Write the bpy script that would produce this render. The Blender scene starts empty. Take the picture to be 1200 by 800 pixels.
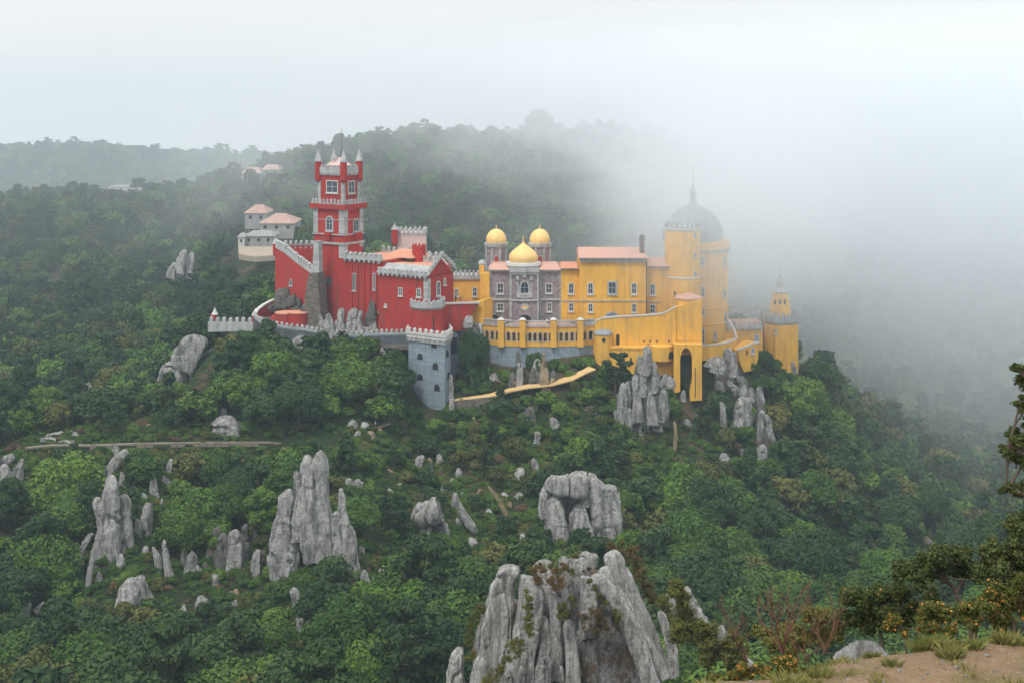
import bpy, bmesh, math, random
import numpy as np
from mathutils import Vector, Matrix, noise as mnoise

C = bpy.context.scene
COL = C.collection
R = math.radians
F, H0 = 1667.0, 110.0            # focal length and horizon row of a 1200 x 800 frame

# ------------------------------------------------------------------ camera
cam_d = bpy.data.cameras.new('camera'); cam = bpy.data.objects.new('camera', cam_d); COL.objects.link(cam)
cam.location = (0, 0, 0); cam.rotation_euler = (R(90), 0, 0)
cam_d.sensor_width = 36.0; cam_d.lens = 36.0*F/1200.0
cam_d.shift_x = 0.0; cam_d.shift_y = -(400-H0)/1200.0
cam_d.clip_start = 0.5; cam_d.clip_end = 12000
C.camera = cam

# ------------------------------------------------------------------ sky and sun
SUN_EL, SUN_AZ = 58.0, 215.0      # azimuth clockwise from +Y (north)
w = bpy.data.worlds.new('World'); C.world = w; w.use_nodes = True
nt = w.node_tree; nt.nodes.clear()
out = nt.nodes.new('ShaderNodeOutputWorld'); bg = nt.nodes.new('ShaderNodeBackground')
sky = nt.nodes.new('ShaderNodeTexSky'); sky.sky_type = 'NISHITA'; sky.sun_disc = False
sky.sun_elevation = R(SUN_EL); sky.sun_rotation = R(SUN_AZ); sky.dust_density = 4.0; sky.air_density = 1.0; sky.altitude = 400
tc = nt.nodes.new('ShaderNodeTexCoord'); ns = nt.nodes.new('ShaderNodeTexNoise')
ns.inputs['Scale'].default_value = 2.2; ns.inputs['Detail'].default_value = 4
rmp = nt.nodes.new('ShaderNodeMapRange'); rmp.inputs['From Min'].default_value = 0.3; rmp.inputs['From Max'].default_value = 0.7
rmp.inputs['To Min'].default_value = 0.86; rmp.inputs['To Max'].default_value = 0.94
mix = nt.nodes.new('ShaderNodeMix'); mix.data_type = 'RGBA'
mix.inputs['B'].default_value = (6.95, 7.08, 7.15, 1)      # the overcast deck, in the sky's own units
nt.links.new(tc.outputs['Generated'], ns.inputs['Vector']); nt.links.new(ns.outputs['Fac'], rmp.inputs['Value'])
nt.links.new(rmp.outputs['Result'], mix.inputs['Factor']); nt.links.new(sky.outputs['Color'], mix.inputs['A'])
# an overcast sky is brightest overhead: radiance grows with the sine of the elevation
sz = nt.nodes.new('ShaderNodeSeparateXYZ'); nt.links.new(tc.outputs['Generated'], sz.inputs[0])
zr_ = nt.nodes.new('ShaderNodeMapRange'); nt.links.new(sz.outputs['Z'], zr_.inputs['Value'])
zr_.inputs['From Min'].default_value = 0.0; zr_.inputs['From Max'].default_value = 1.0; zr_.inputs['To Min'].default_value = 1.0; zr_.inputs['To Max'].default_value = 1.7
vm = nt.nodes.new('ShaderNodeVectorMath'); vm.operation = 'SCALE'; nt.links.new(mix.outputs['Result'], vm.inputs[0]); nt.links.new(zr_.outputs['Result'], vm.inputs['Scale'])
nt.links.new(vm.outputs['Vector'], bg.inputs['Color']); bg.inputs['Strength'].default_value = 0.1
nt.links.new(bg.outputs['Background'], out.inputs['Surface'])

sd = bpy.data.lights.new('sun', 'SUN'); sun = bpy.data.objects.new('sun', sd); COL.objects.link(sun)
sd.energy = 1.5; sd.angle = R(11); sd.color = (1.0, 0.96, 0.9)
_d = Vector((math.sin(R(SUN_AZ))*math.cos(R(SUN_EL)), math.cos(R(SUN_AZ))*math.cos(R(SUN_EL)), math.sin(R(SUN_EL))))
sun.rotation_euler = _d.to_track_quat('Z', 'Y').to_euler()

vs = C.view_settings; vs.view_transform = 'Standard'; vs.look = 'None'; vs.gamma = 1; vs.use_curve_mapping = False
vs.exposure = 0.42
C.cycles.volume_bounces = 5; C.cycles.max_bounces = 9; C.cycles.diffuse_bounces = 3
C.cycles.volume_step_rate = 1.0; C.cycles.volume_max_steps = 48
C.cycles.use_adaptive_sampling = True; C.cycles.adaptive_threshold = 0.03
C.cycles.sample_clamp_indirect = 4.0

# ------------------------------------------------------------------ helpers
def X(px, D): return (px-600.0)*D/F
def Z(py, D): return (H0-py)*D/F
def W(px, py, D): return Vector((X(px, D), D, Z(py, D)))

def nodes(name):
    m = bpy.data.materials.new(name); m.use_nodes = True
    t = m.node_tree; b = t.nodes['Principled BSDF']
    return m, t, b
def N(t, kind, **kw):
    n = t.nodes.new(kind)
    for k, v in kw.items():
        if k in n.inputs: n.inputs[k].default_value = v
        else: setattr(n, k, v)
    return n
def ramp(t, src, stops):
    r = t.nodes.new('ShaderNodeValToRGB'); t.links.new(src, r.inputs['Fac'])
    e = r.color_ramp.elements
    while len(e) > 1: e.remove(e[-1])
    for i, (p, c) in enumerate(stops):
        k = e[0] if i == 0 else e.new(p)
        k.position = p; k.color = (*c, 1)
    return r.outputs['Color']
def mixc(t, fac, a, b, mode='MIX'):
    m = t.nodes.new('ShaderNodeMix'); m.data_type = 'RGBA'; m.blend_type = mode
    for s, v in (('Factor', fac), ('A', a), ('B', b)):
        if hasattr(v, 'links'): t.links.new(v, m.inputs[s])
        elif isinstance(v, (int, float)): m.inputs[s].default_value = v
        else: m.inputs[s].default_value = (*v, 1)
    return m.outputs['Result']
def mth(t, op, a, b=0.0, clamp=False):
    m = t.nodes.new('ShaderNodeMath'); m.operation = op; m.use_clamp = clamp
    for i, v in enumerate((a, b)):
        if hasattr(v, 'links'): t.links.new(v, m.inputs[i])
        else: m.inputs[i].default_value = v
    return m.outputs[0]
def tex(t, scale, detail=4, rough=0.5, vec=None, dist=0.0):
    n = t.nodes.new('ShaderNodeTexNoise'); n.inputs['Scale'].default_value = scale
    n.inputs['Detail'].default_value = detail; n.inputs['Roughness'].default_value = rough; n.inputs['Distortion'].default_value = dist
    if vec is not None: t.links.new(vec, n.inputs['Vector'])
    return n.outputs['Fac']
def coords(t, scale=(1, 1, 1), kind='Position'):
    if kind == 'Position': v = t.nodes.new('ShaderNodeNewGeometry').outputs['Position']
    else: v = t.nodes.new('ShaderNodeTexCoord').outputs[kind]
    mp = t.nodes.new('ShaderNodeMapping'); mp.inputs['Scale'].default_value = scale
    t.links.new(v, mp.inputs['Vector']); return mp.outputs['Vector']
def bump(t, b, h, strength=0.5, dist=0.1):
    n = t.nodes.new('ShaderNodeBump'); n.inputs['Strength'].default_value = strength; n.inputs['Distance'].default_value = dist
    t.links.new(h, n.inputs['Height']); t.links.new(n.outputs['Normal'], b.inputs['Normal'])
def rough(b, r, spec=0.3):
    b.inputs['Roughness'].default_value = r; b.inputs['Specular IOR Level'].default_value = spec

def leaf_mat(name, dark, light, var=0.35, warm=(0.10, 0.085, 0.02), warmth=0.15):
    m, t, b = nodes(name)
    g = t.nodes.new('ShaderNodeNewGeometry'); oi = t.nodes.new('ShaderNodeObjectInfo')
    c = mixc(t, g.outputs['Random Per Island'], dark, light)
    n = tex(t, 0.55, 3, 0.6, g.outputs['Position'])
    c = mixc(t, mth(t, 'MULTIPLY', n, 0.55), c, light)
    c = mixc(t, mth(t, 'MULTIPLY', oi.outputs['Random'], warmth), c, warm)
    k = mth(t, 'ADD', mth(t, 'MULTIPLY', oi.outputs['Random'], var*1.6), 1.0-var*0.8)
    hs = t.nodes.new('ShaderNodeHueSaturation'); t.links.new(c, hs.inputs['Color']); t.links.new(k, hs.inputs['Value'])
    hs.inputs['Saturation'].default_value = 1.0
    t.links.new(hs.outputs['Color'], b.inputs['Base Color']); rough(b, 0.7, 0.12)
    return m
def plain_mat(name, col, r=0.8, var=0.25, scale=0.8, spec=0.3, streak=0.0, dirt=(0.12, 0.11, 0.09), bmp=0.0, grime=0.35):
    """painted or rendered surface: blotches, rain streaks, fine grain"""
    m, t, b = nodes(name)
    lo = tuple(x*(1-var) for x in col); hi = tuple(min(1, x*(1+var*0.6)) for x in col)
    c = mixc(t, tex(t, scale, 6, 0.65, coords(t)), lo, hi)
    if streak:
        s = tex(t, 1.0, 5, 0.7, coords(t, (0.8, 0.8, 0.10)))
        s = ramp(t, s, [(0.46, (0, 0, 0)), (0.68, (1, 1, 1))])
        c = mixc(t, mth(t, 'MULTIPLY', s, streak), c, dirt)
        s2 = ramp(t, tex(t, 0.35, 6, 0.7, coords(t)), [(0.52, (0, 0, 0)), (0.7, (1, 1, 1))])
        c = mixc(t, mth(t, 'MULTIPLY', s2, grime*streak), c, dirt)
    t.links.new(c, b.inputs['Base Color']); rough(b, r, spec)
    if bmp: bump(t, b, tex(t, 6, 5, 0.6, coords(t)), bmp, 0.1)
    return m
def masonry_mat(name, col, joint, sx=1.0, sz=0.5, var=0.3, r=0.85, streak=0.4, dirt=(0.1, 0.1, 0.09)):
    m, t, b = nodes(name)
    g = t.nodes.new('ShaderNodeNewGeometry'); sp = t.nodes.new('ShaderNodeSeparateXYZ'); t.links.new(g.outputs['Position'], sp.inputs[0])
    cb = t.nodes.new('ShaderNodeCombineXYZ'); t.links.new(mth(t, 'ADD', sp.outputs['X'], mth(t, 'MULTIPLY', sp.outputs['Y'], 0.8)), cb.inputs['X']); t.links.new(sp.outputs['Z'], cb.inputs['Y'])
    br = t.nodes.new('ShaderNodeTexBrick'); t.links.new(cb.outputs[0], br.inputs['Vector'])
    br.inputs['Color1'].default_value = (*[x*(1-var) for x in col], 1); br.inputs['Color2'].default_value = (*[min(1, x*(1+var)) for x in col], 1)
    br.inputs['Mortar'].default_value = (*joint, 1); br.inputs['Scale'].default_value = 1.0
    br.inputs['Brick Width'].default_value = sx; br.inputs['Row Height'].default_value = sz; br.inputs['Mortar Size'].default_value = 0.03
    c = mixc(t, mth(t, 'MULTIPLY', tex(t, 0.6, 6, 0.7, coords(t)), 0.6), br.outputs['Color'], tuple(x*0.7 for x in col))
    s = ramp(t, tex(t, 1.0, 5, 0.7, coords(t, (1.2, 1.2, 0.15))), [(0.48, (0, 0, 0)), (0.7, (1, 1, 1))])
    c = mixc(t, mth(t, 'MULTIPLY', s, streak), c, dirt)
    t.links.new(c, b.inputs['Base Color']); rough(b, r)
    bump(t, b, tex(t, 4, 5, 0.6, coords(t)), 0.3, 0.12)
    return m

def link(name, me, mat=None, parent=None, loc=None, smooth=False):
    o = bpy.data.objects.new(name, me); COL.objects.link(o)
    if mat is not None:
        me.materials.clear()
        for x in (mat if isinstance(mat, (list, tuple)) else [mat]): me.materials.append(x)
    if parent is not None: o.parent = parent
    if loc is not None: o.location = loc
    if smooth: me.polygons.foreach_set('use_smooth', [True]*len(me.polygons))
    return o
def tag(o, label=None, cat=None, group=None, kind=None):
    if label: o['label'] = label
    if cat: o['category'] = cat
    if group: o['group'] = group
    if kind: o['kind'] = kind
    return o
def empty(name, label, cat, loc=(0, 0, 0), rz=0.0, group=None):
    o = bpy.data.objects.new(name, None); COL.objects.link(o); o.empty_display_size = 1
    o.location = loc; o.rotation_euler = (0, 0, rz)
    return tag(o, label, cat, group)
def mesh_np(name, verts, faces, mids=None):
    """verts (n,3), faces (m,k) all with the same corner count"""
    me = bpy.data.meshes.new(name)
    verts = np.asarray(verts, dtype=np.float32); faces = np.asarray(faces, dtype=np.int32)
    nf, k = faces.shape
    me.vertices.add(len(verts)); me.vertices.foreach_set('co', verts.ravel())
    me.loops.add(nf*k); me.loops.foreach_set('vertex_index', faces.ravel())
    me.polygons.add(nf); me.polygons.foreach_set('loop_start', np.arange(0, nf*k, k, dtype=np.int32))
    if mids is not None: me.polygons.foreach_set('material_index', np.asarray(mids, dtype=np.int32))
    me.update(calc_edges=True); me.validate()
    return me
class MB:
    """collects solid shapes and links them as ONE mesh object"""
    def __init__(s): s.v = []; s.f = []
    def add(s, vs_, fs):
        o = len(s.v); s.v += [tuple(v) for v in vs_]; s.f += [tuple(i+o for i in f) for f in fs]; return s
    def prism(s, plan, z0, z1, top=None):
        """plan: list of (x,y); z1 number or list per vertex; top: other plan for the upper ring (taper)"""
        n = len(plan); tp = top or plan
        a = sum(plan[i][0]*plan[(i+1) % n][1]-plan[(i+1) % n][0]*plan[i][1] for i in range(n))
        if a < 0:
            plan = plan[::-1]; tp = tp[::-1]
            if isinstance(z1, (list, tuple)): z1 = list(z1)[::-1]
            if isinstance(z0, (list, tuple)): z0 = list(z0)[::-1]
        zt = list(z1) if isinstance(z1, (list, tuple)) else [z1]*n
        zb = list(z0) if isinstance(z0, (list, tuple)) else [z0]*n
        v = [(x, y, zb[i]) for i, (x, y) in enumerate(plan)]+[(x, y, zt[i]) for i, (x, y) in enumerate(tp)]
        f = [tuple(range(n-1, -1, -1)), tuple(range(n, 2*n))]+[(i, (i+1) % n, (i+1) % n+n, i+n) for i in range(n)]
        return s.add(v, f)
    def box(s, x0, x1, y0, y1, z0, z1): return s.prism([(x0, y0), (x1, y0), (x1, y1), (x0, y1)], z0, z1)
    def lathe(s, cx, cy, prof, n=24, a0=0.0, a1=2*math.pi):
        """prof: [(r,z)] bottom to top"""
        full = abs(a1-a0) > 6.28; m = n if full else n+1; v = []; f = []
        for r, z in prof:
            for i in range(m):
                a = a0+(a1-a0)*i/n; v.append((cx+max(r, 0.001)*math.cos(a), cy+max(r, 0.001)*math.sin(a), z))
        for k in range(len(prof)-1):
            for i in range(n):
                j = (i+1) % m; f.append((k*m+i, k*m+j, (k+1)*m+j, (k+1)*m+i))
        f.append(tuple(range(m-1, -1, -1))); f.append(tuple(range((len(prof)-1)*m, len(prof)*m)))
        return s.add(v, f)
    def tube(s, pts, r, n=6, r1=None):
        pts = [Vector(p) for p in pts]; k = len(pts); v = []; f = []
        for i, p in enumerate(pts):
            d = (pts[min(i+1, k-1)]-pts[max(i-1, 0)]).normalized()
            a = d.cross(Vector((0, 0, 1)));  a = a if a.length > 0.01 else Vector((1, 0, 0)); a.normalize(); b = d.cross(a)
            rr = r if r1 is None else r+(r1-r)*i/(k-1)
            for j in range(n):
                t = 2*math.pi*j/n; v.append(p+a*math.cos(t)*rr+b*math.sin(t)*rr)
        for i in range(k-1):
            for j in range(n): f.append((i*n+j, i*n+(j+1) % n, (i+1)*n+(j+1) % n, (i+1)*n+j))
        f.append(tuple(range(n-1, -1, -1))); f.append(tuple(range((k-1)*n, k*n)))
        return s.add(v, f)
    def build(s, name, mat, parent=None, smooth=False, loc=None):
        me = bpy.data.meshes.new(name); me.from_pydata(s.v, [], s.f); 
        bm = bmesh.new(); bm.from_mesh(me); bmesh.ops.recalc_face_normals(bm, faces=bm.faces); bm.to_mesh(me); bm.free()
        o = link(name, me, mat, parent, loc)
        if smooth:
            me.polygons.foreach_set('use_smooth', [True]*len(me.polygons)); me.set_sharp_from_angle(angle=R(35))
        return o
# ------------------------------------------------------------------ terrain
_near = [(-30, 6, -9), (0, 2, -2.2), (14, 0, -2.2), (40, 8, -3), (3, 17, -8), (7, 18.5, -7.9), (12, 20, -7.6), (25, 22, -7), (-9, 22, -14), (-35, 40, -28),
         (10, 38, -18.5), (26, 42, -21), (0, 50, -29), (22, 55, -28), (12, 60, -32), (35, 60, -30), (0, 75, -44), (4, 105, -50), (12, 105, -50), (-20, 100, -60), (-60, 120, -78), (38, 100, -46),
         (75, 120, -58), (20, 140, -68), (-8, 140, -74), (50, 70, -30), (-40, 70, -48)]
_mid = [(-250, 200, -92), (0, 200, -90), (200, 200, -89), (400, 190, -83), (600, 190, -87), (800, 190, -86), (1000, 200, -92), (1200, 200, -96), (1450, 200, -90),
        (100, 240, -88), (0, 240, -92), (130, 262, -78), (60, 270, -84), (210, 255, -84), (300, 240, -87), (370, 258, -78), (440, 250, -84), (500, 240, -86), (600, 250, -84), (675, 255, -82), (760, 250, -88),
        (850, 245, -95), (950, 250, -99), (1050, 270, -102), (1200, 280, -100), (1450, 280, -95), (-250, 260, -92),
        (-250, 300, -80), (0, 296, -75.5), (100, 298, -75), (200, 300, -74.5), (300, 302, -74.5), (400, 307, -74), (455, 314, -73.5),
        (550, 300, -80), (650, 300, -78), (750, 300, -81), (850, 300, -92), (950, 300, -99), (1050, 330, -106), (1200, 340, -110), (1450, 340, -105),
        (0, 325, -80), (100, 322, -76), (200, 325, -71.5), (300, 326, -68.5), (400, 328, -66), (440, 330, -67), (500, 333, -75.5), (560, 328, -71.5), (620, 332, -69.5), (690, 335, -67),
        (740, 334, -71.5), (745, 326, -80), (860, 330, -82), (800, 338, -75), (850, 342, -73), (900, 346, -75), (945, 355, -79), (1000, 370, -94),
        (250, 350, -63), (300, 350, -60), (400, 350, -59.5), (500, 349, -60), (560, 350, -62), (640, 358, -57), (740, 358, -57), (820, 358, -64), (900, 368, -68), (932, 376, -73),
        (300, 390, -62), (400, 400, -62), (600, 400, -60), (800, 400, -64), (900, 420, -80), (1000, 420, -98),
        (200, 350, -77), (100, 350, -86), (0, 400, -94), (150, 400, -86), (240, 400, -76), (-250, 400, -95),
        (0, 500, -94), (100, 500, -90), (200, 500, -86), (280, 480, -76), (320, 520, -67), (400, 480, -76), (600, 470, -80), (800, 480, -94), (950, 480, -106), (1100, 480, -118), (1200, 480, -122), (1500, 480, -122), (-300, 500, -95),
        (0, 650, -84), (100, 650, -82), (200, 650, -77), (310, 620, -61), (400, 650, -53), (500, 650, -55), (650, 650, -58), (800, 650, -64), (950, 650, -88), (1100, 650, -118), (1250, 650, -122), (1500, 650, -122), (-300, 650, -85),
        (-300, 850, -66), (0, 850, -67), (100, 850, -64), (200, 850, -62), (280, 830, -52), (350, 850, -43), (450, 850, -32), (520, 850, -29), (590, 850, -31), (650, 850, -29), (700, 850, -28), (760, 850, -31), (830, 850, -42),
        (920, 850, -58), (1000, 850, -78), (1100, 850, -102), (1250, 850, -112), (1500, 850, -112),
        (500, 1050, -70), (700, 1050, -60), (300, 1050, -90), (100, 1000, -96), (0, 1000, -98), (-300, 1000, -98), (1000, 1000, -112), (1300, 1000, -115), (1500, 1000, -115),
        (-300, 1500, -112), (0, 1500, -106), (150, 1500, -106), (300, 1500, -110), (600, 1500, -135), (1000, 1500, -135), (1500, 1500, -135),
        (-300, 2100, -94), (0, 2100, -93), (60, 2100, -91), (130, 2100, -89), (200, 2100, -98), (300, 2100, -100), (450, 2100, -112), (700, 2100, -120), (1100, 2100, -120), (1500, 2100, -120),
        (-300, 2700, -190), (200, 2700, -190), (700, 2700, -190), (1200, 2700, -190), (1500, 2700, -190)]
_cp = np.array([(x, y, z) for x, y, z in _near]+[(X(p, D), D, z) for p, D, z in _mid], dtype=float)
def _uv(x, y): return np.stack([x/(y+60.0)*3.0, np.log(y+60.0)], -1)
def _phi(r): return np.where(r > 1e-9, r*r*np.log(np.maximum(r, 1e-9)), 0.0)
def _fit():
    q = _uv(_cp[:, 0], _cp[:, 1]); n = len(q)
    d = np.linalg.norm(q[:, None]-q[None], axis=2); K = _phi(d)+np.eye(n)*0.0006
    Pm = np.hstack([np.ones((n, 1)), q]); A = np.zeros((n+3, n+3)); A[:n, :n] = K; A[:n, n:] = Pm; A[n:, :n] = Pm.T
    return q, np.linalg.solve(A, np.concatenate([_cp[:, 2], np.zeros(3)]))
_q, _wt = _fit()
def _hash(ix, iy, s):
    h = (ix.astype(np.int64)*374761393+iy.astype(np.int64)*668265263+s*982451653) & 0x7fffffff
    h = ((h ^ (h >> 13))*1274126177) & 0x7fffffff
    return ((h ^ (h >> 16)) & 0xffff)/65535.0
def vnoise(x, y, s=0):
    ix = np.floor(x); iy = np.floor(y); fx = x-ix; fy = y-iy; fx = fx*fx*(3-2*fx); fy = fy*fy*(3-2*fy)
    a = _hash(ix, iy, s); b = _hash(ix+1, iy, s); c = _hash(ix, iy+1, s); d = _hash(ix+1, iy+1, s)
    return (a*(1-fx)+b*fx)*(1-fy)+(c*(1-fx)+d*fx)*fy-0.5
def ground_z(x, y):
    x = np.atleast_1d(np.asarray(x, float)); y = np.atleast_1d(np.asarray(y, float)); sh = x.shape; x = x.ravel(); y = y.ravel()
    z = np.empty(len(x))
    for i in range(0, len(x), 20000):
        q = _uv(x[i:i+20000], y[i:i+20000]); r = np.linalg.norm(q[:, None]-_q[None], axis=2)
        z[i:i+20000] = _phi(r)@_wt[:-3]+_wt[-3]+q@_wt[-2:]
    a = np.clip((y-60)/250, 0, 1)
    z += a*(3.0*vnoise(x/34, y/34, 1)+1.6*vnoise(x/15, y/15, 2)+0.7*vnoise(x/6, y/6, 3))+np.clip(y/200, 0, 1)*0.3*vnoise(x/2.5, y/2.5, 4)
    z += np.clip((y-900)/600, 0, 1)*14*vnoise(x/170, y/170, 8)
    e_ = 19.4+(x-2.3)*0.27; sp_ = lambda t: np.logaddexp(0, t*3)/3
    zn = -7.9-0.58*sp_(y-e_)-0.55*sp_(1.9-x)+0.42*sp_(13-y)+(0.20*vnoise(x/1.7, y/1.7, 5)+0.07*vnoise(x/.5, y/.5, 6)+0.03*vnoise(x/.17, y/.17, 7))
    k_ = np.clip((y-38)/26, 0, 1); z = np.where(y < 64, zn*(1-k_)+z*k_, z)
    pl = np.exp(-((x+0)/95)**4)*np.exp(-((y-372)/24)**4)     # calmer on the palace ridge
    return (z-pl*0.5).reshape(sh)
def gz(x, y): return float(ground_z([x], [y])[0])

def ground_mat():
    m, t, b = nodes('undergrowth_soil')
    g = t.nodes.new('ShaderNodeNewGeometry'); p = g.outputs['Position']
    green = mixc(t, tex(t, 0.35, 6, 0.7, p), (0.010, 0.020, 0.008), (0.034, 0.050, 0.016))  # kept very dark: the shade in gaps between plants is painted in
    soil = mixc(t, tex(t, 0.8, 6, 0.7, p), (0.045, 0.030, 0.020), (0.16, 0.105, 0.07))
    k = ramp(t, tex(t, 0.06, 6, 0.65, p), [(0.50, (0, 0, 0)), (0.62, (1, 1, 1))])
    sp = t.nodes.new('ShaderNodeSeparateXYZ'); t.links.new(g.outputs['Normal'], sp.inputs[0])
    c = mixc(t, mth(t, 'MULTIPLY', k, 0.85), green, soil)
    # the bare sandy ledge close by: a real change of ground within 24 m of the viewpoint
    sx = t.nodes.new('ShaderNodeSeparateXYZ'); t.links.new(p, sx.inputs[0])
    sand = mixc(t, tex(t, 2.2, 8, 0.75, p), (0.15, 0.10, 0.06), (0.38, 0.265, 0.165))
    peb = ramp(t, tex(t, 14, 3, 0.6, p), [(0.6, (0, 0, 0)), (0.68, (1, 1, 1))])
    sand = mixc(t, mth(t, 'MULTIPLY', peb, 0.5), sand, (0.5, 0.42, 0.32))
    gr = ramp(t, tex(t, 0.9, 5, 0.7, p), [(0.55, (0, 0, 0)), (0.66, (1, 1, 1))])
    sand = mixc(t, mth(t, 'MULTIPLY', gr, 0.6), sand, (0.13, 0.12, 0.035))
    nr = mth(t, 'MULTIPLY', mth(t, 'SUBTRACT', 26.0, sx.outputs['Y']), 0.3, True)
    c = mixc(t, nr, c, sand)
    t.links.new(c, b.inputs['Base Color']); rough(b, 0.95, 0.1)
    bump(t, b, tex(t, 3.0, 8, 0.75, p), 0.7, 0.25)
    return m
def build_terrain():
    ys = np.concatenate([np.linspace(0.5, 30, 90)[:-1], 30*np.exp(np.linspace(0, math.log(2800/30.0), 430))])
    us = np.linspace(-1, 1, 441); us = us*0.75+0.25*us**3
    Y, U = np.meshgrid(ys, us, indexing='ij'); Xg = U*(0.62*Y+18)
    Zg = ground_z(Xg, Y)
    n, m = Y.shape; idx = np.arange(n*m).reshape(n, m)
    f = np.stack([idx[:-1, :-1], idx[:-1, 1:], idx[1:, 1:], idx[1:, :-1]], -1).reshape(-1, 4)
    me = mesh_np('terrain', np.stack([Xg, Y, Zg], -1).reshape(-1, 3), f)
    o = link('terrain', me, ground_mat(), smooth=True); tag(o, kind='structure')
build_terrain()
# ------------------------------------------------------------------ air
def build_air():
    m = bpy.data.materials.new('haze'); m.use_nodes = True; t = m.node_tree; t.nodes.clear()
    o = t.nodes.new('ShaderNodeOutputMaterial'); v = t.nodes.new('ShaderNodeVolumePrincipled'); t.links.new(v.outputs[0], o.inputs['Volume'])
    v.inputs['Color'].default_value = (0.68, 0.88, 1.0, 1); v.inputs['Density'].default_value = HAZE_D; v.inputs['Anisotropy'].default_value = 0.0
    b = MB().box(-2300, 2300, -30, 2900, -330, 40).build('haze', m); tag(b, kind='stuff')
    m = bpy.data.materials.new('fog_bank'); m.use_nodes = True; t = m.node_tree; t.nodes.clear()
    o = t.nodes.new('ShaderNodeOutputMaterial'); v = t.nodes.new('ShaderNodeVolumePrincipled'); t.links.new(v.outputs[0], o.inputs['Volume'])
    v.inputs['Color'].default_value = (0.935, 0.97, 0.995, 1); v.inputs['Anisotropy'].default_value = 0.0
    p = coords(t, kind='Object'); s = t.nodes.new('ShaderNodeSeparateXYZ'); t.links.new(p, s.inputs[0])
    x, y, z = s.outputs
    def sm(val, a, b_):
        r = t.nodes.new('ShaderNodeMapRange'); r.interpolation_type = 'SMOOTHSTEP'; t.links.new(val, r.inputs['Value'])
        r.inputs['From Min'].default_value = a; r.inputs['From Max'].default_value = b_; return r.outputs['Result']
    n = tex(t, 0.0085, 4, 0.55, p, 0.4)
    nx = mth(t, 'ADD', x, mth(t, 'MULTIPLY', mth(t, 'SUBTRACT', n, 0.5), 260))
    nz = mth(t, 'ADD', z, mth(t, 'MULTIPLY', mth(t, 'SUBTRACT', n, 0.5), 90))
    ny = mth(t, 'ADD', y, mth(t, 'MULTIPLY', mth(t, 'SUBTRACT', n, 0.5), 80))
    side = sm(nx, FOG_X0, FOG_X1)
    low = sm(nz, -104.0, -40.0)
    dep = sm(ny, 345.0, 480.0)
    d = mth(t, 'MULTIPLY', mth(t, 'MULTIPLY', side, low), dep)
    # thin wisps that drift off the bank over the wooded hill on the left
    wn = sm(tex(t, 0.011, 4, 0.6, coords(t, (1, 1, 2.2), 'Object'), 0.8), 0.47, 0.64)
    wx = mth(t, 'MULTIPLY', sm(x, -210, 40), mth(t, 'MULTIPLY', sm(nz, -90, -40), sm(y, 470, 620)))
    wn = mth(t, 'ADD', mth(t, 'MULTIPLY', wn, 0.85), 0.13)
    d = mth(t, 'ADD', mth(t, 'MULTIPLY', d, FOG_D), mth(t, 'MULTIPLY', mth(t, 'MULTIPLY', wn, wx), FOG_D*1.25))
    d = mth(t, 'ADD', d, mth(t, 'MULTIPLY', sm(y, 400, 720), 0.00055))
    d = mth(t, 'ADD', d, mth(t, 'MULTIPLY', mth(t, 'MULTIPLY', sm(x, -10, 170), sm(ny, 255, 490)), 0.0026))
    vd = t.nodes.new('ShaderNodeVectorMath'); vd.operation = 'DISTANCE'; t.links.new(p, vd.inputs[0]); vd.inputs[1].default_value = (54, 359, -24)      # a curl of mist wraps the dome
    d = mth(t, 'ADD', d, mth(t, 'MULTIPLY', sm(vd.outputs['Value'], 44, 4), 0.042))
    t.links.new(d, v.inputs['Density'])
    b = MB().box(-460, 900, 240, 1200, -150, 30).build('fog_bank', m); tag(b, kind='stuff')
    m.cycles.volume_step_rate = 1.0
HAZE_D = 0.00018; FOG_D = 0.0062; FOG_X0, FOG_X1 = -55.0, 270.0
build_air()
# ------------------------------------------------------------------ foliage
LEAF = {
 'deep': leaf_mat('leaves_deep_green', (0.010, 0.032, 0.008), (0.060, 0.125, 0.022), 0.35, (0.09, 0.11, 0.02), 0.25),
 'fresh': leaf_mat('leaves_fresh_green', (0.020, 0.055, 0.010), (0.095, 0.180, 0.028), 0.3, (0.12, 0.14, 0.02), 0.25),
 'dark': leaf_mat('leaves_dark_evergreen', (0.009, 0.025, 0.010), (0.042, 0.082, 0.025), 0.3, (0.06, 0.08, 0.02), 0.25),
 'olive': leaf_mat('leaves_olive', (0.030, 0.044, 0.012), (0.105, 0.118, 0.030), 0.3, (0.13, 0.10, 0.03), 0.3),
 'rusty': leaf_mat('leaves_rusty', (0.060, 0.040, 0.022), (0.15, 0.10, 0.06), 0.3, (0.16, 0.10, 0.05), 0.4),
}
BARK = plain_mat('bark', (0.13, 0.10, 0.075), 0.9, 0.4, 3.0, 0.1)

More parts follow.
